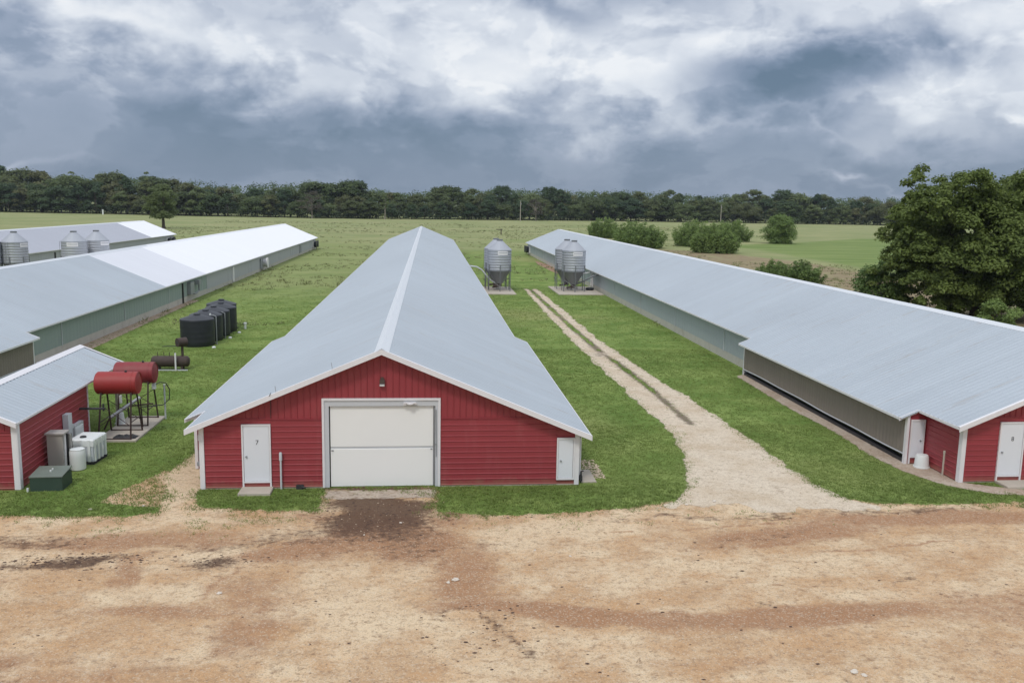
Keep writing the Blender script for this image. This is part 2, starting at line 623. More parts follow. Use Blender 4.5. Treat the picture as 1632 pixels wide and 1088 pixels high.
def dirt_mat(name, base, pale, redc, darkc, edge_w=.35, warm=None, brown=(.27, .16, .09)):
    m, nt, b = new_mat(name)
    P = nt.vscale(nt.pos(), (1, 1, 0))
    mk = nt.attr('mask', 'Color')
    sp = nt.n.new('ShaderNodeSeparateColor')
    nt.l.new(mk, sp.inputs[0])
    big = nt.noise(.45, 6, .62, P)
    mid = nt.noise(2.2, 6, .68, P)
    fine = nt.noise(14.0, 5, .72, P)
    grit = nt.voro(26.0, P, 'Color')
    gs = nt.n.new('ShaderNodeSeparateColor')
    nt.l.new(grit, gs.inputs[0])
    gv = nt.voro(9.0, P, 'Color')
    gs2 = nt.n.new('ShaderNodeSeparateColor')
    nt.l.new(gv, gs2.inputs[0])
    wob = nt.m('ADD', nt.m('ADD', nt.m('MULTIPLY', nt.m('SUBTRACT', big, .5), .8), nt.m('MULTIPLY', nt.m('SUBTRACT', fine, .5), .35)), nt.m('MULTIPLY', nt.m('SUBTRACT', mid, .5), .75))
    c = nt.mix(nt.step(nt.m('ADD', big, nt.m('MULTIPLY', nt.m('SUBTRACT', fine, .5), .35)), .38, .62), base, pale)
    if warm:
        wn_ = nt.noise(.8, 5, .6, nt.vscale(nt.pos(), (.7, 1.2, 0)))
        c = nt.mix(nt.m('MULTIPLY', nt.step(wn_, .42, .64), .5), c, warm)
    c = nt.mix(nt.m('MULTIPLY', nt.step(nt.m('ADD', sp.outputs[2], wob), .3, .8), .85), c, pale)
    c = nt.mix(nt.m('MULTIPLY', nt.step(nt.m('ADD', sp.outputs[1], wob), .25, .8), .92), c, redc)
    # embedded grit: lighter and darker stones
    c = nt.mix(nt.m('MULTIPLY', nt.step(gs.outputs[0], .74, .92), .38), c, (.64, .55, .43))
    c = nt.mix(nt.m('MULTIPLY', nt.step(gs.outputs[1], .78, .95), .38), c, (.26, .17, .11))
    c = nt.mix(nt.m('MULTIPLY', nt.step(gs2.outputs[2], .90, .97), .22), c, (.24, .16, .11))
    c = nt.mix(nt.m('MULTIPLY', nt.step(fine, .52, .74), .30), c, (.24, .155, .10))
    sk = nt.noise(4.5, 7, .74, nt.vscale(nt.pos(), (.9, 1.15, 0)))
    c = nt.mix(nt.m('MULTIPLY', nt.step(sk, .51, .64), .52), c, brown)
    sk2 = nt.noise(1.7, 7, .74, nt.vscale(nt.pos(), (.8, 1.3, 3)))
    c = nt.mix(nt.m('MULTIPLY', nt.step(sk2, .53, .68), .36), c, brown)
    c = nt.mix(nt.m('MULTIPLY', nt.step(nt.m('ADD', nt.m('ADD', sp.outputs[0], nt.m('MULTIPLY', wob, 1.5)), nt.m('MULTIPLY', nt.m('SUBTRACT', sk, .5), 2.0)), .16, .95), .90), c, darkc)
    gr_ = nt.noise(34.0, 3, .8, P)
    gf_ = nt.m('ADD', .47, nt.m('MULTIPLY', gr_, 1.08))
    gc_ = nt.n.new('ShaderNodeCombineColor')
    for i in range(3):
        nt.put(gc_.inputs[i], gf_)
    c = nt.mix(1.0, c, gc_.outputs[0], 'MULTIPLY')
    nt.put(b.inputs['Base Color'], c)
    b.inputs['Roughness'].default_value = .9
    b.inputs['Specular IOR Level'].default_value = .15
    h = nt.m('ADD', nt.m('MULTIPLY', gs.outputs[0], .35), nt.m('ADD', nt.m('MULTIPLY', fine, .5), nt.m('MULTIPLY', mid, .9)))
    nt.put(b.inputs['Normal'], nt.bump(h, .55, .04))
    # ragged border: the sheet ends where the noise says it ends
    e = nt.attr('edge')
    cut = nt.m('GREATER_THAN', nt.m('ADD', e, nt.m('ADD', nt.m('MULTIPLY', nt.m('SUBTRACT', mid, .5), edge_w * 2.2), nt.m('MULTIPLY', nt.m('SUBTRACT', fine, .5), edge_w * 1.8))), 0.0)
    tp = nt.n.new('ShaderNodeBsdfTransparent')
    mx = nt.n.new('ShaderNodeMixShader')
    nt.l.new(cut, mx.inputs[0])
    nt.l.new(tp.outputs[0], mx.inputs[1])
    nt.l.new(b.outputs[0], mx.inputs[2])
    nt.l.new(mx.outputs[0], nt.n['Material Output'].inputs[0])
    return m


M['dirt'] = dirt_mat('yard_dirt', (.500, .325, .185), (.680, .525, .345), (.360, .195, .105), (.100, .058, .040), .35, (.520, .300, .145))
M['gravel'] = dirt_mat('drive_gravel', (.540, .430, .305), (.660, .565, .440), (.46, .33, .215), (.16, .125, .09), .26, None, (.40, .31, .215))
M['apron'] = dirt_mat('wall_foot_dirt', (.40, .31, .235), (.50, .42, .34), (.34, .2, .13), (.16, .12, .10), .22)


# ------------------------------------------------------------------ the ground
def axis(pts):
    out = []
    for a, b_, s in pts:
        out += list(np.arange(a, b_, s))
    return np.array(out + [pts[-1][1]])


gx_ = axis([(-3500, -600, 300), (-600, -120, 40), (-120, 180, 5), (180, 600, 40), (600, 3500, 300)])
gy_ = axis([(-600, -20, 100), (-20, 340, 5), (340, 800, 40), (800, 5200, 400)])
GX, GY = np.meshgrid(gx_, gy_)
gx1, gy1 = GX.ravel(), GY.ravel()
nx, ny = len(gx_), len(gy_)
idx = np.arange(nx * ny).reshape(ny, nx)
gf = np.stack([idx[:-1, :-1], idx[:-1, 1:], idx[1:, 1:], idx[1:, :-1]], -1).reshape(-1, 4)
wn = fbm(gx1 / 25, gy1 / 25, 4, 3)
lawnz = sstep(-gy1 + 215 + (wn - .5) * 160, -45, 60) * sstep(gx1 + 75, -15, 10) * sstep(45 - gx1, -8, 8)
# behind the nearer lawn, rougher grass between the middle houses
lawnz = lawnz * (1 - .55 * sstep(gy1, 75, 120) * sstep(3 - gx1, -4, 4))
brownz = sstep(sdf(gx1, gy1, [(36, 40), (62, 70), (72, 120), (73, 165), (66, 200), (48, 212), (40, 160), (34, 90)]), -6, 8)
brightz = sstep(sdf(gx1, gy1, [(74, 112), (76, 160), (80, 210), (76, 232), (108, 256), (150, 300), (260, 330), (420, 330), (420, 112)]), -8, 10)
me = np_mesh('ground', np.stack([gx1, gy1, np.zeros_like(gx1)], 1), gf, M['ground'], {'zone': np.stack([lawnz, brownz, brightz], 1)})
g = link('ground', me)
g['kind'] = 'structure'

XC, YF = -1.66, 31.3            # house 7: ridge and front
XR, YFR = 26.77, 30.95          # house 8
XL, YFL = -30.6, 32.5           # house 6
X5, YF5, = -62.0, 104.0         # house 5
HR, SL, WG, WW = 5.13, .417, 6.84, 7.6
OV = .4
Y2, YS = 2.5, 21.5

yard_poly = [(-60, 2), (60, 2), (60, 28.0), (26, 28.3), (21.4, 28.65), (18.1, 28.5), (15.9, 28.8), (14.9, 29.3), (14.4, 31.0), (10.6, 31.0), (9.6, 30.2), (8.81, 29.33),
             (6.84, 28.64), (4.6, 28.3), (2.45, 28.1), (.35, 28.55), (.3, 31.25), (-3.7, 31.25), (-3.65, 28.8), (-5.9, 29.05), (-7.7, 29.35), (-8.15, 30.4), (-8.2, 36.4),
             (-9.5, 36.2), (-9.9, 33.0), (-9.2, 30.6), (-8.95, 28.9), (-9.9, 28.6), (-12, 28.7), (-14, 28.85), (-60, 28.9)]
ys = .16
ax_, ay_ = np.arange(-34, 46, ys), np.arange(6, 37, ys)
AX, AY = np.meshgrid(ax_, ay_)
a1, b1 = AX.ravel(), AY.ravel()
wx = (fbm(a1 / 1.6, b1 / 1.6, 4, 11) - .5) * 1.6
wy = (fbm(a1 / 1.6, b1 / 1.6, 4, 17) - .5) * 1.1


def ell(lst):
    t_ = np.zeros_like(a1)
    for cx, cy, rx, ry, rot, s in lst:
        ux, uy = a1 + wx - cx, b1 + wy - cy
        c_, s_ = math.cos(R(rot)), math.sin(R(rot))
        q = ((ux * c_ + uy * s_) / rx) ** 2 + ((-ux * s_ + uy * c_) / ry) ** 2
        t_ = np.maximum(t_, s * np.exp(-q ** 1.5))
    return t_


stain = 1.25 * ell([(-1.5, 28.3, 2.0, 1.7, 0, 1.0), (-1.3, 27.0, 1.9, 1.5, 0, .66), (-1.0, 25.6, 2.4, 1.3, 0, .36), (-4.0, 26.6, 2.2, .5, 8, .40), (-1.6, 31.15, 2.3, .5, 0, .95), (-1.4, 29.4, 2.0, .6, 0, 1.0), (-10.2, 25.05, 1.9, .42, 10, .85), (-12.4, 26.6, 2.6, .7, 0, .42),
             (-5.9, 24.75, .75, .35, 0, .62), (-5.6, 26.0, 2.4, .28, 4, .40), (-3.4, 26.0, 1.6, .4, 0, .36), (1.55, 20.2, .9, .22, -55, .55), (.6, 21.4, .5, .2, -30, .42), (2.2, 19.2, .6, .2, -50, .45),
             (8.9, 21.2, .4, .18, 0, .45), (10.2, 27.6, 4.6, .22, 0, .40), (17, 27.9, 4, .25, 0, .38), (10.5, 25.6, 2.2, .25, 18, .36), (13.6, 22.6, .6, .2, 0, .42), (-13, 22.5, 1.2, .5, 0, .3)])
red = 1.35 * ell([(6.4, 26.6, 3.8, .07, 6, .5), (6.2, 25.5, 3.8, .07, 5, .45), (-5.4, 23.4, .08, 2.6, -18, .5), (-4.2, 23.2, .08, 2.6, -18, .45), (.2, 24.6, .08, 2.4, 22, .55), (1.5, 24.4, .08, 2.6, 22, .5), (8.6, 22.4, 5.0, .08, -4, .4), (14.5, 24.8, 4.4, .08, 8, .5), (15.0, 23.7, 4.4, .08, 8, .45), (-3.0, 25.6, 3.2, 1.0, 12, .62), (-.9, 26.2, 2.1, 2.1, 0, .8), (1.2, 23.4, 1.3, 3.0, 14, .55), (3.6, 21.0, 4.2, .75, -14, .72), (9.5, 20.5, 5.2, .7, 3, .66), (16, 20.6, 5, 1.4, 0, .42),
           (11.6, 25.9, 4.6, 1.0, 10, .60), (11.5, 26.2, 3.6, .10, 14, .75), (12.0, 25.4, 3.4, .10, 13, .75), (10.4, 26.9, 3.0, .09, 12, .6), (18, 27.1, 7, .9, 0, .62), (-9, 26.5, 4.6, .9, 0, .55), (-6.5, 21.6, 3.4, .45, 0, .5), (-4.2, 20.3, 1.0, 1.6, 0, .5), (-10, 19.4, 2.8, .5, 0, .42), (-8.2, 24.2, .6, 1.7, 0, .5), (-12.5, 22.5, 1.6, 3.0, 0, .45), (-4.6, 22.6, 1.2, 2.0, 20, .45), (-7.5, 18.6, 3.5, .8, 0, .4), (-3.6, 28.2, 1.3, .7, 0, .45), (1.0, 28.0, .7, 1.2, 0, .5), (7, 18.3, 3, .6, 0, .35), (14, 18.5, 4, 1.2, 0, .3)])
pale = 1.2 * ell([(-7.2, 22.8, 2.6, 1.0, 0, .6), (-6.6, 28.0, 2.6, .5, 0, .55), (4.4, 26.8, 3.8, 1.2, 0, .72), (6.0, 23.6, 4.4, .9, -4, .55), (12.8, 23.6, 4.6, 1.0, 8, .5), (11.6, 29.6, 2.8, 1.8, 0, .9), (-1.6, 21.4, 2.2, 3.4, 10, .62),
            (-1.7, 30.35, 2.2, .45, 0, .5), (-.5, 19.3, 3, 1.2, 0, .5), (-8.9, 32.5, 1.1, 4.0, 0, .85), (4.5, 18.5, 3, .8, 0, .42)])
edge = np.clip(sdf(a1, b1, yard_poly), -2, 2)
nx, ny = len(ax_), len(ay_)
idx = np.arange(nx * ny).reshape(ny, nx)
yf = np.stack([idx[:-1, :-1], idx[:-1, 1:], idx[1:, 1:], idx[1:, :-1]], -1).reshape(-1, 4)
yf = yf[edge[yf].max(1) > -.75]
relief = .0
zz = np.full_like(a1, .006)
me = np_mesh('dirt_yard', np.stack([a1, b1, zz], 1), yf, M['dirt'], {'edge': edge, 'mask': np.stack([stain, red, pale], 1)})
o = link('dirt_yard', me)
o['kind'] = 'structure'

# gravel drive with a grassy middle
DL = np.array([(106, 11.55), (78.8, 11.16), (63.8, 10.97), (54.3, 11.0), (47.4, 11.07), (41.2, 11.2), (37.5, 11.12), (34.1, 10.6), (31, 9.7), (29.2, 8.6), (27.6, 7.0)])[::-1]
DR = np.array([(106.3, 13.05), (84, 13.11), (67, 13.0), (58, 13.4), (51, 13.75), (43.5, 14.15), (38.5, 14.38), (34, 14.4), (31.1, 14.5), (29.2, 14.9), (27.6, 16.6)])[::-1]
DM = np.array([(106.2, 12.25), (87.5, 12.12), (73, 12.05), (62.4, 12.15), (56, 12.4), (48, 12.6), (42, 12.55), (27, 12.5)])[::-1]


def drive_edge(x, y):
    l_ = np.interp(y, DL[:, 0], DL[:, 1])
    r_ = np.interp(y, DR[:, 0], DR[:, 1])
    m_ = np.interp(y, DM[:, 0], DM[:, 1])
    e = np.minimum(np.minimum(x - l_, r_ - x), 106.4 - y)
    mw = .15 + .05 * sstep(y, 42, 60)                     # half width of the grassy strip
    gap = 1.0 - .9 * np.exp(-((y - 60.0) / 2.6) ** 2)     # it breaks off once
    hw = mw * sstep(y, 36, 50) * gap
    e2 = np.abs(x - m_) - hw * (.75 + .6 * fbm(y / 2.0, y * 0, 3, 5))
    e2 = np.where(hw > .03, e2, 9)
    return np.minimum(e, e2), e, e2


dx_, dy_ = np.arange(6.0, 17.4, .1), np.arange(28.0, 107.2, .2)
AX, AY = np.meshgrid(dx_, dy_)
a1d, b1d = AX.ravel(), AY.ravel()
ed, e_o, e_m = drive_edge(a1d, b1d)
ed = ed + .07 + (fbm(a1d / 1.1, b1d / 1.1, 4, 71) - .5) * .5
ed = np.minimum(ed, b1d - 28.3 + (fbm(a1d / 1.2, b1d * 0, 3, 7) - .5) * 2.4)
nx, ny = len(dx_), len(dy_)
idx = np.arange(nx * ny).reshape(ny, nx)
df = np.stack([idx[:-1, :-1], idx[:-1, 1:], idx[1:, 1:], idx[1:, :-1]], -1).reshape(-1, 4)
df = df[ed[df].max(1) > -.45]
dark_ = .45 * np.exp(-(np.abs(a1d - np.interp(b1d, DM[:, 0], DM[:, 1])) / .30) ** 2) * sstep(b1d, 37, 41) + .5 * np.exp(-((b1d - 61) / 3) ** 2) * np.exp(-((a1d - 11.8) / .5) ** 2) + .42 * np.exp(-(np.clip(e_m, 0, 9) / .14) ** 2)
me = np_mesh('gravel_drive', np.stack([a1d, b1d, np.full_like(a1d, .011)], 1), df, M['gravel'],
             {'edge': ed, 'mask': np.stack([dark_, .25 + 0 * dark_, .55 + 0 * dark_], 1)})
o = link('gravel_drive', me)
o['kind'] = 'structure'

# bare dirt along the foot of house 8 and round its corner
ap_poly = [(19.62, 52.5), (18.95, 52), (18.75, 44), (18.95, 38), (18.7, 35), (18.9, 32.4), (19.6, 30.6), (20.8, 29.6), (22.4, 29.25), (26, 29.0), (26, 29.5), (23, 29.75), (21.6, 30.3), (20.35, 31.0), (20.35, 33.5), (19.6, 33.6)]


def grid_sheet(name, poly, z, mat, st=.12, mask=(0, .1, .5), pad=.6):
    xs = [p[0] for p in poly]
    yy = [p[1] for p in poly]
    a_, b_ = np.arange(min(xs) - pad, max(xs) + pad, st), np.arange(min(yy) - pad, max(yy) + pad, st)
    A, B = np.meshgrid(a_, b_)
    A, B = A.ravel(), B.ravel()
    e = sdf(A, B, poly)
    idx = np.arange(len(A)).reshape(len(b_), len(a_))
    f = np.stack([idx[:-1, :-1], idx[:-1, 1:], idx[1:, 1:], idx[1:, :-1]], -1).reshape(-1, 4)
    f = f[e[f].max(1) > -.45]
    me = np_mesh(name, np.stack([A, B, np.full_like(A, z)], 1), f, mat, {'edge': e, 'mask': np.tile(np.array(mask), (len(A), 1))})
    o = link(name, me)
    o['kind'] = 'structure'
    return o


grid_sheet('dirt_path', ap_poly, .016, M['apron'])
grid_sheet('dirt_path', [(-11.2, 30.0), (-9.0, 29.4), (-9.3, 31.5), (-9.9, 33.8), (-10.4, 32.4), (-10.9, 31.2)], .004, M['dirt'], .12, (0, .1, .3))
grid_sheet('concrete_pad', [(-3.6, 30.0), (.2, 30.05), (.25, 30.95), (-3.65, 30.9)], .013, M['apron'], .1, (.16, 0, .8), .3)
l6 = [(-23.35, 54.3), (-22.9, 60), (-23.2, 75), (-23.3, 92), (-24.2, 92), (-24.2, 54.3)]
grid_sheet('dirt_path', l6, .008, M['apron'], .2, (0, .45, .2))
r8 = [(19.6, 125), (20.4, 125), (20.4, 150), (19.2, 160), (18.6, 150), (18.9, 135)]
grid_sheet('dirt_path', r8, .008, M['apron'], .3, (0, .7, .1))

# ------------------------------------------------------------------ poultry houses
_cache = {}


def zroof(x):
    return HR - SL * abs(x)


def roof_panel_mesh(w_, matname):
    k = ('roof', round(w_, 3), matname)
    if k not in _cache:
        prof = []
        for i in range(3):
            y0 = i * .3048
            prof += [(y0, 0), (y0 + .045, .022), (y0 + .095, .022), (y0 + .14, 0)]
        prof.append((.9144, 0))
        mb = MB()
        vs = []
        for (y, h) in prof:
            vs.append((0, y, h))
            vs.append((w_, y, h - SL * w_))
        mb.add(vs, [(2 * i, 2 * i + 1, 2 * i + 3, 2 * i + 2) for i in range(len(prof) - 1)])
        _cache[k] = mb.mesh('roof_panel', M[matname])
    return _cache[k]


def hstrip_mesh(L, h, mat='red'):
    k = ('hs', round(L, 3), round(h, 3), mat)
    if k not in _cache:
        prof = [(-.010, 0), (-.030, .006), (-.030, .026), (-.010, .044), (-.010, h)]
        mb = MB()
        vs = []
        for (y, z) in prof:
            vs += [(0, y, z), (L, y, z)]
        n = len(prof)
        mb.add(vs, [(2 * i, 2 * i + 1, 2 * i + 3, 2 * i + 2) for i in range(n - 1)])
        _cache[k] = mb.mesh('siding_panel', M[mat])
    return _cache[k]


def siding_rows(root, x0, x1, z0, z1, h, y=0.0, top=None, rz=0.0, org=None):
    """horizontal siding courses on a wall plane; top(z) may cut the right end"""
    z = z0
    while z < z1 - .04:
        hh = min(h, z1 - z)
        a, b_ = x0, x1
        if top:
            a, b_ = top(z + hh, a, b_)
        if b_ - a > .1:
            if org is None:
                link('siding_panel', hstrip_mesh(b_ - a, hh), root, (a, y, z))
            else:
                link('siding_panel', hstrip_mesh(b_ - a, hh), root, (org[0] + a * math.cos(rz), org[1] + a * math.sin(rz), z), rz)
        z += hh


def vsiding(root, x0, x1, step, zlow, zhigh, y=0.0):
    x = x0
    while x < x1 - .02:
        xe = min(x + step, x1)
        # bottom of this strip
        za = zlow((x + xe) / 2)
        t0, t1 = zhigh(x), zhigh(xe)
        if min(t0, t1) - za > .04:
            mb = MB()
            xr = x + .03
            tr = zhigh(xr)
            mb.add([(x, y - .008, za), (x, y - .008, t0), (x + .006, y - .034, za), (x + .006, y - .034, t0), (xr - .006, y - .034, za), (xr - .006, y - .034, tr),
                    (xr, y - .008, za), (xr, y - .008, tr), (xe, y - .008, za), (xe, y - .008, t1)],
                   [(2 * i, 2 * i + 2, 2 * i + 3, 2 * i + 1) for i in range(4)])
            part('siding_panel', mb, M['red'], root)
        x = xe


def drape(y0, y1, z0, z1, x, step=.16, amp=.02, sag=0.0, seed=1):
    """hanging curtain sheet on the plane x, rippled"""
    rg = random.Random(seed)
    n = int((y1 - y0) / step)
    mb = MB()
    vs = []
    for i in range(n + 1):
        y = y0 + (y1 - y0) * i / n
        o_ = amp * (1 if i % 2 else -1) * rg.uniform(.5, 1)
        dz_ = sag * (math.sin(y * 1.1) * .5 + math.sin(y * .43 + 1) * .5)
        vs += [(x + o_, y, z0 + dz_), (x + o_ * .6, y, z1)]
    mb.add(vs, [(2 * i, 2 * i + 2, 2 * i + 3, 2 * i + 1) for i in range(n)])
    return mb


def text_mesh(body, size, mat):
    cu = bpy.data.curves.new('txt', 'FONT')
    cu.body = body
    cu.size = size
    cu.align_x = 'CENTER'
    cu.align_y = 'CENTER'
    cu.extrude = .003
    ob = bpy.data.objects.new('txt', cu)
    C.objects.link(ob)
    dg = bpy.context.evaluated_depsgraph_get()
    me = bpy.data.meshes.new_from_object(ob.evaluated_get(dg))
    bpy.data.objects.remove(ob)
    me.materials.clear()
    me.materials.append(mat)
    me.transform(Matrix.Rotation(math.pi / 2, 4, 'X'))
    return me


def man_door(root, x0, x1, z0, z1, y=0.0, number=None, handle_left=True, legs=True, red_below=True):
    """white frame with a leaf in it, on a wall facing -y"""
    fr = MB()
    t_ = .055
    zb = 0.03 if legs else z0 - t_
    fr.box(x0 - t_, x0, y - .075, y, zb, z1 + t_)
    fr.box(x1, x1 + t_, y - .075, y, zb, z1 + t_)
    fr.box(x0, x1, y - .075, y, z1, z1 + t_)
    if legs:
        fr.box(x0, x1, y - .072, y, z0 - .05, z0)
    else:
        fr.box(x0, x1, y - .075, y, z0 - t_, z0)
    part('door_frame', fr, M['trim'], root)
    df_ = MB().box(x0 + .012, x1 - .012, y - .05, y - .005, z0 + .01, z1 - .01)
    dr = part('door', df_, M['door'], root)
    hx = x0 + .1 if handle_left else x1 - .1
    hz = z0 + (z1 - z0) * .45
    part('handle', MB().tube([(hx, y - .05, hz), (hx, y - .10, hz)], .035, 8), M['grey'], dr, True)
    if number:
        nm = link('door_number', text_mesh(number, .24, M['ink']), dr, ((x0 + x1) / 2 + .03, y - .054, z0 + (z1 - z0) * .70))
    if red_below and legs:
        siding_rows(root, x0 + .002, x1 - .002, .05, z0 - .05, .2, y - .004)


def fan_hood(root, x, y, side, s=1.0):
    """box-mounted exhaust fan with flared black cone on a side wall"""
    f = MB().box(min(x, x + side * .25), max(x, x + side * .25), y - .62 * s, y + .62 * s, .5, .5 + 1.25 * s)
    fo = part('exhaust_fan', f, M['trim'], root)
    prof = [(.55 * s, .25 * side), (.62 * s, .5 * side), (.74 * s, .85 * side)]
    part('fan_cone', MB().lathe(prof, 18, (x, y, .5 + .62 * s), 'x'), M['black'], fo, True)


def poultry_house(label, X, Y, L, number=None, cur=('curtain', 'curtain_blue'), roofmat=lambda y: 'galv', front=True, yn=100.0, ys_=YS, extras=None):
    root = thing('poultry_house', label, 'barn', (X, Y, 0), 0, 'long metal poultry houses side by side')
    WI = OV
    xl, xr = -(WG - WI), WW - WI
    # red front wall (sheet behind the siding), with the big doorway left open
    gl, gr, gt = -2.12, 2.06, 3.28
    mb = MB()
    mb.prism([(xl, 0), (gl, 0), (gl, zroof(gl) - .03), (xl, zroof(xl) - .03)], 0, .1)
    mb.prism([(gl, gt), (gr, gt), (gr, zroof(gr) - .03), (0, HR - .03), (gl, zroof(gl) - .03)], 0, .1)
    mb.prism([(gr, 0), (xr, 0), (xr, zroof(xr) - .03), (gr, zroof(gr) - .03)], 0, .1)
    # jog at the left front corner
    mb.box(xl, xl + .1, .1, Y2, 0, zroof(xl) - .05)
    mb.prism([(-(WW - WI), 0), (xl, 0), (xl, zroof(xl) - .04), (-(WW - WI), zroof(WW - WI) - .04)], Y2, Y2 + .1)
    part('front_wall', mb, M['red'], root)
    part('base_board', MB().box(gr + .01, xr, -.012, 0, 0, .05).box(xl, gl - .01, -.012, 0, 0, .05), M['concrete'], root)
    # garage door
    fr = MB()
    fr.box(gl - .03, gl + .05, -.07, .0, .02, gt + .05).box(gr - .05, gr + .03, -.07, .0, .02, gt + .05).box(gl + .05, gr - .05, -.07, 0, gt - .03, gt + .05)
    part('door_trim', fr, M['trim'], root)
    jb = MB()
    jb.box(gl + .05, gl + .21, -.03, .2, .02, gt - .03).box(gr - .16, gr - .05, -.03, .2, .02, gt - .03).box(gl + .21, gr - .16, -.03, .2, gt - .24, gt - .03)
    part('door_jamb', jb, M['greytrim'], root)
    gd = part('garage_door', MB().box(gl + .245, gr - .22, .10, .16, .03, gt - .25), M['garage'], root)
    part('door_panel', MB().bbox(gl + .25, gr - .235, .06, .10, 1.52, gt - .26), M['garage'], gd)
    part('door_panel', MB().bbox(gl + .25, gr - .235, .06, .10, .03, 1.44), M['garage'], gd)
    part('seam_bar', MB().box(gl + .25, gr - .235, .075, .09, 1.445, 1.515), M['greytrim'], gd)
    part('door_track', MB().box(gr - .215, gr - .175, .02, .08, .05, gt - .25), M['grey'], gd)
    part('pull_handle', MB().box(gl + .28, gl + .36, .03, .06, 1.36, 1.40).box(gr - .33, gr - .26, .03, .06, 1.40, 1.43), M['grey'], gd)
    part('lift_rod', MB().tube([(gr - .13, -.05, 2.9), (gr - .12, -.05, 1.15)], .014, 6).tube([(gr - .13, -.05, 1.62), (gr - .13, -.09, 1.62)], .03, 6), M['grey'], gd)
    part('flood_light', MB().box(.78, 1.22, -.14, -.03, 3.15, 3.19).lathe([(.05, 0), (.13, .05), (.13, .07)], 12, (1.0, -.09, 3.08), 'z').box(.76, .86, -.12, -.03, 3.09, 3.15).box(1.16, 1.24, -.12, -.03, 3.11, 3.15), M['trim'], root)
    # gable lamp
    gla = part('gable_lamp', MB().box(-.09, .09, -.11, -.03, 3.86, 4.02).box(-.05, .05, -.08, -.03, 4.02, 4.1), M['lamp'], root)
    part('lamp_glass', MB().box(-.085, .085, -.16, -.03, 3.79, 3.855), M['glassy'], gla)
    # corner posts
    part('corner_trim', MB().box(xl - .03, xl + .14, -.05, 0, .02, zroof(xl) - .12).box(xl - .035, xl - .001, 0, .16, .02, zroof(xl) - .12), M['trim'], root)
    part('corner_trim', MB().box(xr - .14, xr + .03, -.05, 0, .02, zroof(xr) - .12).box(xr + .001, xr + .035, 0, .16, .02, zroof(xr) - .12), M['trim'], root)
    if front:
        ZS = 2.57
        h = .205

        def cutr(z, a, b_):
            return a, min(b_, (HR - z - .06) / SL)

        def cutl(z, a, b_):
            return max(a, -(HR - z - .06) / SL), b_
        d1, d2, d3, d4 = -4.93, -4.02, 6.44, 7.0
        siding_rows(root, xl + .145, d1 - .06, .05, ZS, h, 0, cutl)
        siding_rows(root, d1 - .055, d2 + .055, 2.42, ZS, h)
        siding_rows(root, d2 + .06, gl - .035, .05, ZS, h)
        siding_rows(root, gr + .035, d3 - .06, .05, ZS, h, 0, cutr)
        siding_rows(root, d3 - .055, xr - .145, 1.85, ZS, h, 0, cutr)
        for q0, q1 in ((-(HR - ZS - .05) / SL, gl - .035), (gr + .035, (HR - ZS - .05) / SL)):
            part('split_trim', MB().box(q0, q1, -.045, -.006, ZS - .002, ZS + .028), M['red'], root)

        def zl(x):
            return gt + .055 if gl - .03 < x < gr + .03 else ZS + .03
        vsiding(root, -6.0, gl - .03, .228, zl, lambda x: zroof(x) - .05)
        vsiding(root, gl - .03, gr + .03, .228, zl, lambda x: zroof(x) - .05)
        vsiding(root, gr + .03, 6.0, .228, zl, lambda x: zroof(x) - .05)
        man_door(root, d1, d2, .29, 2.34, 0, number, True)
        man_door(root, d3, d4, .27, 1.76, 0, None, True, legs=False)
        # side and jog walls left of the front corner
        siding_rows(root, .17, Y2 - .02, .05, zroof(xl) - .1, h, 0, None, -math.pi / 2, (xl, Y2 - .0))
        man_door(root, -(WW - WI) + .14, xl - .12, .33, 1.82, Y2, None, False)
        part('corner_trim', MB().box(-(WW - WI) - .08, -(WW - WI) + .03, Y2 - .05, Y2 + .12, .02, zroof(WW - WI) - .08), M['trim'], root)
        part('wire', MB().tube([(-3.95, -.02, 2.57), (-3.93, -.05, 3.2), (-3.9, -.44, 3.52), (-3.85, -.43, 3.62)], .012, 5), M['dark'], root)
        part('wire_stub', MB().tube([(-3.7, -.3, 3.60), (-3.72, -.3, 3.84)], .012, 5).tube([(-1.72, -.3, 4.43), (-1.76, -.3, 4.68)], .010, 5), M['grey'], root)
    # ---- roof: deck, panels, ridge cap, trims
    secs = [(-OV, Y2, WG, WW), (Y2, ys_, WW, WW), (ys_, L + OV, WG, WG)]
    dk = MB()
    for a, b_, wl_, wr_ in secs:
        dk.prism([(-wl_ + .01, zroof(wl_) - .015), (0, HR - .012), (wr_ - .01, zroof(wr_) - .015), (wr_ - .01, zroof(wr_) - .075), (0, HR - .09), (-wl_ + .01, zroof(wl_) - .075)], a + .01, b_ - .01)
    part('roof_deck', dk, M['greytrim'], root)
    y = -OV
    far = {}
    while y < L + OV - .05:
        yc = y + .457
        mname = roofmat(Y + yc)
        for sgn in (1, -1):
            wq = WW if (ys_ > yc > Y2 or (sgn > 0 and yc < ys_)) else WG
            me_ = roof_panel_mesh(wq, mname)
            if Y + y < yn + 30:
                link('roof_panel', me_, root, (0, y if sgn > 0 else y + .9144, HR), 0 if sgn > 0 else math.pi)
            else:
                far.setdefault(mname, []).append((y if sgn > 0 else y + .9144, sgn, wq))
        y += .9144
    for mname, lst in far.items():
        mb = MB()
        for y_, sgn, wq in lst:
            me_ = roof_panel_mesh(wq, mname)
            vs = [(v.co.x * sgn, y_ + v.co.y * sgn, HR + v.co.z) for v in me_.vertices]
            mb.add(vs, [tuple(p.vertices) for p in me_.polygons])
        fo = part('roof_panel', mb, M[mname], root)
        fo['kind'] = 'stuff'
    # ridge cap in lengths
    k = 3.05
    n = int((L + 2 * OV) / k)
    capm = MB()
    cw = .26
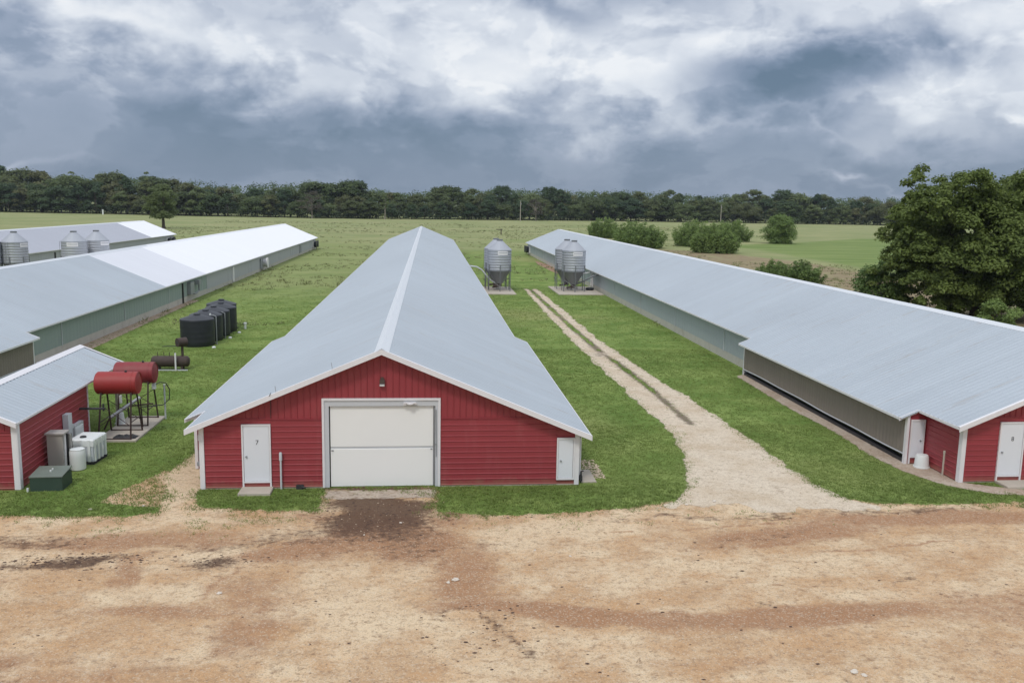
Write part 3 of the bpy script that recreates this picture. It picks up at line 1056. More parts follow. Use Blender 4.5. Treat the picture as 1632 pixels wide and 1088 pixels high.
    capm.add([(-cw, 0, -SL * cw + .028), (-cw, 3.046, -SL * cw + .028), (-.05, 0, .034), (-.05, 3.046, .034), (0, 0, .062), (0, 3.046, .062), (.05, 0, .034), (.05, 3.046, .034), (cw, 0, -SL * cw + .028), (cw, 3.046, -SL * cw + .028),
              (-cw, 0, -SL * cw), (-cw, 3.046, -SL * cw), (cw, 0, -SL * cw), (cw, 3.046, -SL * cw)],
             [(0, 2, 3, 1), (2, 4, 5, 3), (4, 6, 7, 5), (6, 8, 9, 7), (10, 0, 1, 11), (8, 12, 13, 9)])
    cme = capm.mesh('ridge_cap', M['cap'])
    cme_w = capm.mesh('ridge_cap', M['white_roof'])
    for i in range(n + 1):
        yy = -OV + i * k
        if yy + 2.98 > L + OV:
            break
        link('ridge_cap', cme_w if roofmat(Y + yy) == 'white_roof' else cme, root, (0, yy, HR))
    # rake trims on both gables, eave trims
    for (yy, wl_, wr_, nm) in ((-OV - .03, WG, WW, 'rake_trim'), (L + OV, WG, WG, 'rake_trim')):
        for sgn, wq in ((-1, wl_), (1, wr_)):
            mb = MB()
            zt, zb = .035, -.155
            mb.prism([(0, HR + zt), (sgn * (wq + .03), zroof(wq + .03) + zt), (sgn * (wq + .03), zroof(wq + .03) + zb), (0, HR + zb)], yy, yy + .03)
            mb.prism([(0, HR + zt + .004), (sgn * (wq + .03), zroof(wq + .03) + zt + .004), (sgn * (wq + .03), zroof(wq + .03) + zt - .02), (0, HR + zt - .02)], yy + .002, yy + .13)
            part(nm, mb, M['trim'], root)
    for sgn, a, b_, wq in ((-1, -OV, Y2, WG), (-1, Y2, ys_, WW), (-1, ys_, L + OV, WG), (1, -OV, ys_, WW), (1, ys_, L + OV, WG)):
        x0, x1 = sorted((sgn * (wq + .002), sgn * (wq + .03)))
        part('eave_trim', MB().box(x0, x1, a, b_, zroof(wq) - .09, zroof(wq) + .012), M['trim'], root)
    for sgn, yy in ((-1, Y2), (-1, ys_), (1, ys_)):
        mb = MB()
        mb.prism([(sgn * (WG + .03), zroof(WG + .03) + .03), (sgn * (WW + .03), zroof(WW + .03) + .03), (sgn * (WW + .03), zroof(WW + .03) - .12), (sgn * (WG + .03), zroof(WG + .03) - .12)], yy - .03 if yy == Y2 else yy + .002, yy - .002 if yy == Y2 else yy + .03)
        part('rake_trim', mb, M['trim'], root)
    # ---- side walls
    for sgn in (-1, 1):
        yw0 = Y2 + .1 if sgn < 0 else .17
        xw = sgn * (WW - WI)
        xn = sgn * (WG - WI)
        ztw, ztn = zroof(WW - WI) - .1, zroof(WG - WI) - .1
        i0, i1 = sorted((xw - sgn * .16, xw - sgn * .05))
        part('inner_wall', MB().box(i0, i1, yw0, ys_, .28, ztw).box(*sorted((xn - sgn * .2, xn - sgn * .05)), ys_, L, .3, ztn), M['dark'], root)
        part('footing', MB().box(*sorted((xw - sgn * .2, xw)), yw0, ys_, 0, .16), M['dark'], root)
        part('side_curtain', drape(yw0, ys_ - .05, .40, ztw - .03, xw + sgn * .03, .14, .014, .03, 3), M[cur[0]], root)
        hem = MB()
        n_ = 36
        hem.tube([(xw + sgn * .05, yw0 + (ys_ - .05 - yw0) * i / n_, .39 + .03 * (math.sin((yw0 + (ys_ - .05 - yw0) * i / n_) * 1.1) * .5 + math.sin((yw0 + (ys_ - .05 - yw0) * i / n_) * .43 + 1) * .5)) for i in range(n_ + 1)], .028, 6)
        part('curtain_hem', hem, M['greytrim'], root)
        part('step_wall', MB().box(*sorted((xn, xw)), ys_ - .06, ys_ - .01, 0, ztw), M['greytrim'], root)
        part('corner_trim', MB().box(*sorted((xw - sgn * .06, xw + sgn * .05)), ys_ - .08, ys_ + .04, 0, ztw), M['trim'], root)
        # narrow part: concrete sill and curtain, then pale wall sheets beyond
        part('sill', MB().box(*sorted((xn - sgn * .2, xn + sgn * .02)), ys_, L, 0, .55), M['sill'], root)
        yc_ = min(L, 66 if cur[1] == 'curtain_green' else L)
        part('side_curtain', drape(ys_ + .02, yc_, .55, ztn - .05, xn + sgn * .025, .3, .012, 0, 4), M[cur[1]], root)
        if yc_ < L:
            y_ = yc_
            while y_ < L - 1:
                ye = min(y_ + 12.2, L)
                part('wall_panel', MB().box(*sorted((xn, xn + sgn * .04)), y_ + .03, ye - .03, .45, ztn - .05), M['wallgrey'], root)
                y_ = ye
        y_ = ys_ + 6
        while y_ < L - 3:
            part('wall_batten', MB().box(*sorted((xn + sgn * .04, xn + sgn * .07)), y_ - .03, y_ + .03, .5, ztn - .05), M['greytrim'], root)
            y_ += 12.2
    part('back_wall', MB().prism([(-(WG - WI), 0), (WG - WI, 0), (WG - WI, zroof(WG - WI) - .04), (0, HR - .04), (-(WG - WI), zroof(WG - WI) - .04)], L - .1, L), M['wallgrey'], root)
    if extras:
        extras(root, L)
    return root


def roof6(y):
    return 'galv' if y < 82.5 else ('galv_new' if y < 97 else 'white_roof')


def extras6(root, L):
    x = WG - OV + .03
    # black post, controller box with bent pipe, white post, fan hoods
    part('wall_post', MB().box(x, x + .12, 56.3, 56.5, .0, 2.0), M['dark'], root)
    part('control_box', MB().box(x, x + .35, 58.2, 59.6, .7, 1.9), M['grey'], root)
    part('inlet_hood', MB().box(x, x + .55, 60.8, 61.6, 1.45, 1.9).tube([(x + .4, 61.2, 1.45), (x + .4, 61.2, .8), (x + .25, 60.6, .6), (x + .15, 60.0, .62)], .09, 8), M['grey'], root)
    part('wall_post', MB().box(x, x + .14, 78.6, 79.3, .2, 1.95), M['trim'], root)
    fh = part('fan_frame', MB().box(x, x + .2, 96.6, 98.6, .4, 1.8), M['grey'], root)
    part('fan_cone', MB().lathe([(.5, 0), (.55, .2), (.78, .62)], 18, (x + .2, 98.6, 1.15), 'x'), M['trim'], fh, True)
    part('wall_frame', MB().box(x, x + .1, 135.5, 136.0, .4, 1.9).box(x, x + .1, 137.2, 137.6, .4, 1.9).box(x, x + .1, 136.0, 137.2, 1.7, 1.9), M['grey'], root)
    for yy in (L - 5.0, L - 2.4):
        fan_hood(root, x, yy, 1)


def extras8(root, L):
    x = -(WG - OV) - .03
    for yy in (L - 4.5, L - 1.8):
        fan_hood(root, x, yy, -1)
    part('vent_pipe', MB().tube([(x - .12, 77.6, .3), (x - .12, 77.6, 2.0), (x - 1.5, 77.4, 1.75), (x - 1.7, 77.3, 1.4)], .08, 8).tube([(x - .12, 76.6, .3), (x - .12, 76.6, 2.0)], .08, 8), M['trim'], root)


def extras5(root, L):
    x = WG - OV + .03
    for yy in (L - 5.5, L - 2.6):
        fan_hood(root, x, yy, 1)
    part('fan_cone', MB().lathe([(.5, 0), (.7, .5)], 16, (x + .02, 44, 1.2), 'x'), M['grey'], root, True)
    part('wall_post', MB().box(x, x + .12, 33.3, 33.6, .0, 1.9), M['dark'], root)


def extras7(root, L):
    xr = WW - OV
    part('downspout', MB().tube([(xr + .12, .35, 1.75), (xr + .12, .35, .1)], .05, 8), M['trim'], root, True)
    part('hydrant', MB().tube([(xr + .16, .2, 0), (xr + .16, .2, .45), (xr + .22, .1, .5)], .03, 6).box(xr + .1, xr + .2, .1, .25, .1, .3), M['dark'], root)
    xl = -(WG - OV)
    part('power_meter', MB().box(xl - .16, xl - .04, .35, .6, .9, 1.35).lathe([(.1, 0), (.1, .12)], 12, (xl - .16, .48, .75), 'z').tube([(xl - .1, .48, .75), (xl - .1, .48, 0)], .03, 6), M['grey'], root)
    part('porch_bulb', MB().box(xl - .12, xl - .04, .2, .35, 1.75, 1.95), M['plastic'], root)


h7 = poultry_house('long red-fronted poultry house with a big white garage door and door number 7', XC, YF, 158, '7', extras=extras7)
h8 = poultry_house('long red-fronted poultry house on the right, beside the gravel drive, with door number 8', XR, YFR, 151, '8', extras=extras8)
h6 = poultry_house('long poultry house on the left with green-grey side wall and a white far roof', XL, YFL, 160, None, ('curtain', 'curtain_green'), roof6, False, extras=extras6)
h5 = poultry_house('farthest left poultry house with a grey roof and one short white roof end', X5, YF5, 96, None, ('wallgrey', 'wallgrey'), lambda y: 'galv_lilac' if y < 183 else 'white_roof', False, 140, 22.0, extras=extras5)

# ------------------------------------------------------------------ red shed at the left
def build_shed():
    root = thing('storage_shed', 'small red metal shed with a ribbed silver gable roof and open rear overhang', 'shed', (-14.4, 31.5, 0), R(1.3))
    hw, ez, sl, rl = 1.85, 2.5, .43, 11.6
    wl = 6.9                                    # closed part; the roof runs on over an open bay
    rz_ = ez + sl * hw
    xr_ = 0.0
    xm = -hw

    def zr(x):
        return rz_ - sl * abs(x - xm)
    mb = MB()
    mb.prism([(-2 * hw, 0), (0, 0), (0, ez - .04), (xm, rz_ - .04), (-2 * hw, ez - .04)], 0, .08)
    mb.prism([(-2 * hw, 0), (0, 0), (0, ez - .04), (xm, rz_ - .04), (-2 * hw, ez - .04)], wl - .08, wl)
    mb.box(-.08, 0, .08, wl - .08, 0, ez - .04)
    mb.box(-2 * hw, -2 * hw + .08, .08, wl - .08, 0, ez - .04)
    part('wall', mb, M['red'], root)
    h = .215
    siding_rows(root, -2 * hw + .1, -.17, .05, ez - .42, h)
    part('split_trim', MB().box(-2 * hw + .1, -.17, -.045, -.006, ez - .40, ez - .37), M['red'], root)
    vsiding(root, -2 * hw + .1, -.17, .228, lambda x: ez - .365, lambda x: min(zr(x) - .05, zr(x) - .05))
    siding_rows(root, .17, wl - .05, .05, ez - .08, h, 0, None, math.pi / 2, (0, 0))
    part('corner_trim', MB().box(-.16, .04, -.05, 0, .02, ez - .06).box(.001, .05, 0, .16, .02, ez - .06), M['trim'], root)
    part('corner_trim', MB().box(0.0, .045, wl - .05, wl + .02, .02, ez - .06), M['trim'], root)
    part('roof_deck', MB().prism([(-2 * hw - .08, zr(-2 * hw - .08) - .02), (xm, rz_ - .02), (.08, zr(.08) - .02), (.08, zr(.08) - .1), (xm, rz_ - .1), (-2 * hw - .08, zr(-2 * hw - .08) - .1)], -.25, rl - .02), M['dark'], root)
    y = -.28
    w_ = hw + .1
    prof = []
    for i in range(3):
        y0 = i * .3048
        prof += [(y0, 0), (y0 + .045, .026), (y0 + .095, .026), (y0 + .14, 0)]
    prof.append((.9144, 0))
    vs = []
    for (yy, hh) in prof:
        vs += [(0, yy, hh), (w_, yy, hh - sl * w_)]
    pm = MB().add(vs, [(2 * i, 2 * i + 1, 2 * i + 3, 2 * i + 2) for i in range(len(prof) - 1)]).mesh('roof_panel', M['galv'])
    while y < rl - .2:
        link('roof_panel', pm, root, (xm, y, rz_))
        link('roof_panel', pm, root, (xm, y + .9144, rz_), math.pi)
        y += .9144
    yend = y
    part('ridge_cap', MB().prism([(xm - .22, rz_ - .22 * sl + .03), (xm, rz_ + .05), (xm + .22, rz_ - .22 * sl + .03), (xm, rz_ + .03)], -.27, yend - .01), M['trim'], root)
    for yy in (-.31, yend):
        mb = MB()
        for s in (-1, 1):
            e = xm + s * (hw + .13)
            mb.prism([(xm, rz_ + .045), (e, zr(e) + .045), (e, zr(e) - .13), (xm, rz_ - .13)], yy, yy + .03)
            mb.prism([(xm, rz_ + .05), (e, zr(e) + .05), (e, zr(e) + .03), (xm, rz_ + .03)], yy + (.002 if yy < 0 else -.10), yy + (.12 if yy < 0 else .028))
        part('rake_trim', mb, M['trim'], root)
    part('eave_trim', MB().box(.1, .125, -.28, yend, zr(.1) - .06, zr(.1) + .02), M['trim'], root)
    # post carrying the far end of the overhang (behind the tanks)
    part('post', MB().box(-3.6, -3.48, rl - .4, rl - .28, 0, ez - .1), M['wood'], root)
    part('post', MB().box(-.25, -.13, rl - .4, rl - .28, 0, ez - .1), M['wood'], root)
    # fan shutter on the side wall: frame and slats
    sh = part('fan_shutter', MB().box(.035, .20, 4.78, 5.75, .38, .46).box(.035, .20, 4.78, 5.75, 1.02, 1.10).box(.035, .20, 4.78, 4.85, .46, 1.02).box(.035, .20, 5.68, 5.75, .46, 1.02), M['greytrim'], root)
    slat = MB().add([(.14, 4.85, 0), (.23, 4.85, -.08), (.23, 5.68, -.08), (.14, 5.68, 0)], [(0, 1, 2, 3)]).mesh('slat', M['plastic'])
    for i in range(7):
        link('slat', slat, sh, (0, 0, 1.02 - i * .083))
    part('flue', MB().box(.035, .25, 4.02, 4.42, .5, 1.74).box(.05, .2, 4.42, 4.7, 1.05, 1.22), M['greytrim'], root)
    part('wall_pipe', MB().tube([(.0, 5.9, 1.55), (1.05, 5.9, 1.55)], .05, 8).tube([(.98, 5.9, 1.45), (.98, 5.9, 1.75)], .04, 8), M['dark'], root)
    return root


build_shed()

# things along the shed wall
def build_cabinet():
    root = thing('metal_cabinet', 'tall beige metal cabinet against the side wall of the red shed', 'cabinet', (-14.32, 33.55, 0), R(1.3))
    part('body', MB().box(.05, .62, .0, .42, .05, 1.46), M['beige'], root)
    part('top', MB().bbox(.0, .70, -.06, .50, 1.46, 1.53, .02), M['beige'], root)
    part('louvre', MB().box(.62, .66, .1, .2, .1, 1.42), M['trim'], root)
    part('recess', MB().box(.621, .64, .2, .42, .06, 1.44), M['dark'], root)
    part('side_panel', MB().box(.2, .74, .55, .60, .02, 1.36).box(.68, .74, .43, .6, .02, 1.36), M['beige'], root)


build_cabinet()


def build_greenbox():
    root = thing('utility_box', 'low dark green utility box with a pale weathered lid at the shed corner', 'utility box', (-13.98, 31.3, 0), R(2))
    mb = MB().box(0, 1.08, 0, .95, 0, .50)
    part('body', mb, M['greenbox'], root)
    part('lid', MB().add([(-.02, -.03, .502), (1.10, -.03, .502), (1.10, .98, .602), (-.02, .98, .602), (-.02, -.03, .535), (1.10, -.03, .535), (1.10, .98, .64), (-.02, .98, .64)],
                         [(4, 5, 6, 7), (0, 1, 5, 4), (1, 2, 6, 5), (2, 3, 7, 6), (3, 0, 4, 7), (0, 3, 2, 1)]), M['greenlid'], root)
    part('bolt', MB().tube([(.55, .45, .575), (.55, .45, .63)], .035, 8), M['plastic'], root)
    part('bolt', MB().tube([(.56, .62, .595), (.56, .62, .65)], .03, 8), M['plastic'], root)
    part('pipe_stub', MB().tube([(-.07, -.03, 0), (-.07, -.03, .14)], .04, 8), M['plastic'], root)


build_greenbox()


def build_drum():
    root = thing('plastic_drum', 'white plastic drum standing in front of the clear totes by the shed', 'drum', (-13.33, 33.9, 0))
    part('barrel', MB().lathe([(.23, .0), (.275, .03), (.285, .2), (.285, .55), (.28, .72), (.25, .79)], 22), M['plastic'], root, True)
    part('lid', MB().lathe([(.262, .78), (.262, .815), (.235, .82), (.06, .825)], 22), M['plastic'], root, True)


build_drum()


def build_tote():
    root = thing('liquid_tote', 'white caged liquid tote with a black cap beside the shed wall', 'tote', (-13.9, 34.55, 0), R(-4))
    part('pallet', MB().box(0, .95, 0, 1.2, .0, .05).box(0, .95, 0, .1, .05, .12).box(0, .95, 1.1, 1.2, .05, .12).box(0, .95, .55, .65, .05, .12), M['dark'], root)
    part('bottle', MB().bbox(.02, .93, .02, 1.18, .12, .96, .06), M['plasticgrey'], root)
    part('top_shell', MB().bbox(.0, .95, .0, 1.2, .72, 1.0, .05), M['plastic'], root)
    for i in range(4):
        y = .13 + i * .31
        part('cage_bar', MB().bbox(.935, .975, y - .055, y + .055, .12, .985, .01), M['plastic'], root)
    for i in range(3):
        x = .16 + i * .31
        part('cage_bar', MB().bbox(x - .05, x + .05, -.025, .015, .12, .985, .01), M['plastic'], root)
    part('cap', MB().lathe([(.12, 1.0), (.12, 1.04), (.09, 1.06)], 14, (.42, .35, 0)), M['dark'], root, True)
    part('tag_disc', MB().lathe([(.10, .976), (.10, .985)], 12, (0, .75, .5), 'x'), M['trim'], root)


build_tote()

# tank pad, fuel tanks
pad = link('concrete_pad', MB().bbox(-14.12, -12.42, 37.75, 42.1, 0, .09, .02).mesh('concrete_pad', M['slab']))
pad['kind'] = 'structure'


def fuel_tank(label, y, mat, group='red fuel tanks on stands'):
    root = thing('fuel_tank', label, 'fuel tank', (-13.32, y, .09), 0, group)
    r_, L = .485, 1.70
    prof = [(.05, -L / 2 - .05), (.28, -L / 2 - .045), (.44, -L / 2 - .02), (r_, -L / 2 + .03), (r_, L / 2 - .22), (r_ + .012, L / 2 - .22), (r_ + .012, L / 2 - .19), (r_, L / 2 - .19), (r_, L / 2 - .02),
            (.47, L / 2), (.45, L / 2 - .03), (.25, L / 2 + .005), (.05, L / 2 + .015)]
    part('tank', MB().lathe(prof, 26, (0, 0, 2.31), 'x'), mat, root, True)
    part('filler_cap', MB().tube([(.35, -.05, 2.78), (.35, -.05, 2.86)], .05, 10), M['dark'], root)
    for sx in (-1, 1):
        for sy in (-1, 1):
            part('leg', MB().tube([(sx * .62, sy * .34, 1.95), (sx * .66, sy * .78, 0)], .040, 6), M['rustlegs'], root)
        part('cradle', MB().tube([(sx * .62, -.38, 1.92), (sx * .62, -.2, 1.84), (sx * .62, .2, 1.84), (sx * .62, .38, 1.92)], .03, 6), M['rustlegs'], root)
    for sy in (-1, 1):
        part('base_rail', MB().tube([(-.66, sy * .78, .03), (.66, sy * .78, .03)], .026, 6), M['rustlegs'], root)
        part('brace', MB().tube([(-.63, sy * .45, 1.45), (.64, sy * .66, .55)], .014, 5), M['rustlegs'], root)
        part('brace', MB().tube([(.63, sy * .45, 1.45), (-.64, sy * .66, .55)], .014, 5), M['rustlegs'], root)
    for sx in (-1, 1):
        part('cross_rail', MB().tube([(sx * .65, -.62, .70), (sx * .65, .62, .70)], .022, 6), M['rustlegs'], root)
    return root


fuel_tank('bright red fuel tank on a dark stand, the nearer of two behind the shed', 38.62, M['red_tank'])
ft2 = fuel_tank('faded dull red fuel tank on a dark stand, the farther of two', 40.95, M['red_tank_old'])
part('fuel_pump', MB().box(.70, .84, -.1, .1, 1.55, 1.8), M['plastic'], ft2)
part('pump_valve', MB().box(-.45, -.36, -1.0, -.9, 1.1, 1.45), M['plastic'], ft2)
part('hose', MB().tube([(.85, 0, 1.75), (1.0, .15, 1.82), (1.2, .35, 1.75), (1.32, .5, 1.4), (1.28, .5, .95), (1.05, .35, .72), (.7, .1, .72), (.2, -.2, .75)], .024, 6), M['dark'], ft2, True)
root = thing('pump_post', 'thin pale post beside the hose of the farther fuel tank', 'post', (-12.36, 41.85, 0))
part('post', MB().tube([(0, 0, 0), (0, 0, 1.6)], .04, 8), M['greytrim'], root)
part('cap', MB().lathe([(.055, 1.6), (.055, 1.66)], 8), M['plastic'], root)
root = thing('steel_ramp', 'grey steel chute leaning between the two red fuel tanks', 'chute', (-13.35, 39.9, .09))
part('chute', MB().tube([(-.7, -.5, .55), (.45, .15, 1.35)], .075, 8), M['greytrim'], root)
for q, r_ in (([(-.9, -.62, .06), (-.68, -.48, .57)], .04), ([(.45, .15, 1.35), (.5, .18, .0)], .03), ([(-.2, -.2, 1.0), (.9, .5, .98)], .035)):
    part('bar', MB().tube(q, r_, 6), M['rustlegs'], root)
root = thing('black_tarp', 'crumpled black tarp lying on the slab under the near fuel tank', 'tarp', (-13.0, 38.25, .09))
rg = random.Random(5)
vs, fs = [], []
for i in range(13):
    for j in range(9):
        a, b_ = i / 12 - .5, j / 8 - .5
        rr = 1 if abs(a) < .45 and abs(b_) < .42 else 0
        vs.append((a * .95 + rg.uniform(-.03, .03), b_ * .55 + rg.uniform(-.03, .03), .01 + rr * rg.uniform(.0, .09)))
for i in range(12):
    for j in range(8):
        fs.append((i * 9 + j, (i + 1) * 9 + j, (i + 1) * 9 + j + 1, i * 9 + j + 1))
part('tarp', MB().add(vs, fs), M['dark'], root)
root = thing('plastic_bucket', 'pale upturned bucket standing on the slab by the shed corner', 'bucket', (-14.0, 40.6, .09))
part('bucket', MB().lathe([(.22, 0), (.2, .1), (.16, .5), (.15, .52)], 16), M['plastic'], root, True)
part('rim', MB().lathe([(.235, .0), (.235, .04)], 16), M['plastic'], root)


def build_smoker():
    root = thing('tank_smoker', 'rusty brown tank smoker with a small barrel on its upright pipe', 'smoker', (-15.6, 54.3, 0))
    prof = [(.05, -1.12), (.22, -1.1), (.31, -1.03), (.335, -.95), (.335, .95), (.31, 1.03), (.22, 1.1), (.05, 1.12)]
    part('tank', MB().lathe(prof, 20, (0, 0, .50), 'x'), M['rust'], root, True)
    part('seam_ring', MB().lathe([(.345, .55), (.345, .60)], 20, (0, 0, .5), 'x'), M['rust'], root, True)
    part('upright_pipe', MB().tube([(.72, 0, .78), (.72, 0, 1.45)], .075, 10), M['rust'], root, True)
    bl = part('barrel', MB().lathe([(.27, -.28), (.27, .28)], 18, (.68, .0, 1.68), 'y'), M['rust'], root, True)
    bl.rotation_euler = (0, 0, R(-48))
    bl.location = (.24, .5, 0)
    part('barrel_hole', MB().lathe([(.09, -.292), (.09, -.281)], 12, (.68, 0, 1.68), 'y'), M['dark'], bl)
    part('rod', MB().tube([(-.45, .05, 1.40), (.55, .0, 1.44)], .025, 6), M['dark'], root)
    for x in (-.72, -.35, -.02, .3):
        part('peg', MB().tube([(x, -.05, .82), (x - .02, -.05, 1.08)], .022, 6), M['rust'], root)
    for x in (-.7, .7):
        part('leg', MB().box(x - .06, x + .06, -.22, .22, 0, .24), M['rust'], root)
    part('skid', MB().box(-1.05, 1.1, -.44, -.36, .0, .06), M['greytrim'], root)
    part('front_post', MB().box(.38, .46, -.5, -.42, .0, 1.08), M['trim'], root)


build_smoker()


def water_tank():
    root = thing('water_tank', '', 'water tank', (0, 0, 0))
    r_ = 1.16
    prof = [(r_ - .02, 0), (r_, .03)]
    for i in range(5):
        z = .3 + i * .36
        prof += [(r_, z), (r_ + .004, z + .03), (r_, z + .06)]
    prof += [(r_, 1.86), (r_ - .02, 1.89), (.75, 2.02), (.26, 2.17), (.24, 2.17)]
    part('body', MB().lathe(prof, 36), M['black'], root, True)
    part('lid', MB().lathe([(.235, 2.165), (.235, 2.23), (.18, 2.25)], 20), M['black'], root, True)
    part('outlet', MB().tube([(r_ - .02, -.1, .15), (r_ + .14, -.12, .15)], .05, 8), M['dark'], root)
    return root


grp = 'black water tanks in a row on the grass'
lbs = ['black water tank nearest the rusty smoker, first of the row of five', 'black water tank second from the near end of its row', 'black water tank in the middle of the row of five',
       'black water tank second from the far end of its row', 'black water tank at the far end of the row, set slightly back']
wt = water_tank()
for i, (x, y) in enumerate([(-16.33, 63.6), (-16.30, 65.95), (-16.28, 68.3), (-16.28, 70.65), (-16.75, 72.9)]):
    if i == 0:
        wt.location = (x, y, 0)
        wt['label'] = lbs[0]
        wt['group'] = grp
    else:
        dup(wt, (x, y, 0), lbs[i], R(11 * i), grp)
root = thing('fill_pipe', 'thin grey upright pipe against the first black water tank', 'pipe', (-15.05, 63.75, 0))
part('pipe', MB().tube([(0, 0, 0), (0, 0, 2.02), (-.2, .05, 2.1), (-.45, .1, 2.12)], .035, 8), M['grey'], root, True)
part('valve', MB().lathe([(.06, 2.1), (.06, 2.22)], 8, (-.42, .1, 0)), M['plastic'], root)
root = thing('fill_pipe', 'thin grey upright pipe between the second and third black tanks', 'pipe', (-15.08, 66.6, 0))
part('pipe', MB().tube([(0, 0, 0), (0, 0, 1.9), (-.25, .05, 1.98)], .035, 8), M['grey'], root, True)
part('collar', MB().lathe([(.05, 1.0), (.05, 1.08)], 8), M['grey'], root)
root = thing('cleanout_pipe', 'short white capped standpipe beside the far black tanks', 'pipe', (-14.66, 71.6, 0))
part('pipe', MB().lathe([(.10, 0), (.10, .42)], 14), M['plastic'], root, True)
part('cap', MB().lathe([(.13, .40), (.13, .50), (.11, .52)], 14), M['plastic'], root, True)
for i, (x, y, l) in enumerate([(-14.9, 62.2, 'white plastic cap in the grass beside the nearest black tank'), (-14.75, 66.6, 'white plastic cap in the grass, middle one beside the black tanks'),
                               (-14.65, 69.3, 'white plastic cap in the grass, nearest the white standpipe')]):
    tag(link('pipe_cap', MB().lathe([(.13, 0), (.14, .03), (.13, .10), (.08, .13)], 12).mesh('pipe_cap', M['plastic'], True), None, (x, y, 0)), l, 'cap', 'white pipe caps in the grass')
root = thing('marker_post', 'small dark stake in rough grass beyond the black tanks', 'stake', (-9.6, 87, 0))
part('post', MB().box(-.05, .05, -.05, .05, 0, .9), M['dark'], root)
part('cross_bar', MB().box(-.05, .35, -.03, .03, .75, .85), M['dark'], root)

# ------------------------------------------------------------------ feed bins
def feed_bin(r_, zc0, zc1, ztop):
    root = thing('feed_bin', '', 'feed bin', (0, 0, 0))
    hc = zc1 - zc0
    prof = []
    n = 8
    for i in range(n):
        z0 = zc0 + hc * i / n
        dz_ = hc / n
        prof += [(r_ - .012, z0), (r_ + .020, z0 + .25 * dz_), (r_ + .028, z0 + .5 * dz_), (r_ + .020, z0 + .75 * dz_)]
    prof.append((r_ - .012, zc1))
    part('cylinder', MB().lathe(prof, 40), M['bin'], root, True)
    part('roof', MB().lathe([(r_ + .06, zc1 - .03), (r_ + .05, zc1), (.34, ztop - .18), (.30, ztop - .18)], 20), M['bin'], root)
    part('cap', MB().lathe([(.33, ztop - .2), (.36, ztop - .14), (.36, ztop - .04), (.30, ztop), (.1, ztop + .01)], 20), M['binleg'], root, True)
    part('hopper', MB().lathe([(.40, .80), (r_ - .06, zc0 - .02), (r_ - .02, zc0)], 20), M['hopper'], root)
    boot = part('boot', MB().box(-.28, .28, -.26, .26, .45, .80).tube([(-.8, .1, .35), (.25, 0, .55)], .1, 8), M['rust'], root)
    for k in range(6):
        a = math.pi / 6 + k * math.pi / 3
        c_, s_ = math.cos(a), math.sin(a)
        rr = r_ + .055
        part('leg', MB().tube([(c_ * rr, s_ * rr, 0), (c_ * rr, s_ * rr, zc0 + .75)], .048, 6).box(c_ * rr - .1, c_ * rr + .1, s_ * rr - .1, s_ * rr + .1, 0, .02), M['binleg'], root)
        b2 = a + math.pi / 3
        part('brace', MB().tube([(c_ * rr, s_ * rr, 1.25 + .1), (math.cos(b2) * rr, math.sin(b2) * rr, .55)], .022, 5), M['binleg'], root)
    part('hoop', MB().lathe([(r_ + .04, zc0 - .05), (r_ + .07, zc0 - .05), (r_ + .07, zc0 + .03), (r_ + .04, zc0 + .03)], 40), M['binleg'], root, True)
    # ladder up the side and roof
    lad = MB()
    al = math.pi * 1.12
    for off in (-.16, .16):
        x_, y_ = math.cos(al) * (r_ + .14) - math.sin(al) * off, math.sin(al) * (r_ + .14) + math.cos(al) * off
        lad.tube([(x_, y_, .9), (x_, y_, zc1)], .018, 5)
    part('ladder', lad, M['binleg'], root)
    # white name plate on the front of the drum (its print is too small to read)
    a0, a1_ = -math.pi / 2 - .22, -math.pi / 2 + .66
    vs = []
    for i in range(7):
        a = a0 + (a1_ - a0) * i / 6
        for z in (zc1 - .60, zc1 - .12):
            vs.append((math.cos(a) * (r_ + .04), math.sin(a) * (r_ + .04), z))
    sg = part('name_plate', MB().add(vs, [(2 * i, 2 * i + 2, 2 * i + 3, 2 * i + 1) for i in range(6)]), M['trim'], root)
    vs = []
    for i in range(7):
        a = a0 + .06 + (a1_ - a0 - .12) * i / 6
        for z in (zc1 - .36, zc1 - .28):
            vs.append((math.cos(a) * (r_ + .046), math.sin(a) * (r_ + .046), z))
    part('print_line', MB().add(vs, [(2 * i, 2 * i + 2, 2 * i + 3, 2 * i + 1) for i in range(6)]), M['greyprint'], sg)
    return root


for nm, (x0, x1, y0, y1) in {'a': (5.3, 9.95, 99.6, 108.2), 'b': (14.85, 20.1, 99.8, 109.2), 'c': (-45.5, -37.5, 104, 114), 'd': (-53, -45.6, 104.2, 114)}.items():
    o = link('concrete_pad', MB().bbox(x0, x1, y0, y1, 0, .12, .03).mesh('concrete_pad', M['slab']))
    o['kind'] = 'structure'
fb = feed_bin(1.38, 2.35, 4.80, 6.0)
fb.location = (8.25, 103.6, .12)
G = 'galvanised feed bins on legs'
fb['label'] = 'silver feed bin in front, nearer the right roof edge of house 7'
fb['group'] = G
dup(fb, (8.05, 106.6, .12), 'silver feed bin mostly hidden behind the one beside house 7', R(0), G)
fb2 = dup(fb, (17.1, 103.6, .12), 'silver feed bin in front at the end of the drive, beside house 8', 0, G)
dup(fb, (16.72, 106.7, .12), 'silver feed bin half hidden behind the one beside house 8', 0, G)
dup(fb, (-41.4, 108, .25), 'silver feed bin with white plate behind the roof of the left house', 0, G)
dup(fb, (-40.0, 111.2, .25), 'silver feed bin without visible plate behind the plated one on the left', R(50), G)
dup(fb, (-47.9, 107.6, .12), 'silver feed bin near the left picture edge with legs showing', R(60), G)
dup(fb, (-50.3, 106.2, .12), 'silver feed bin cut off by the left picture edge', 0, G)
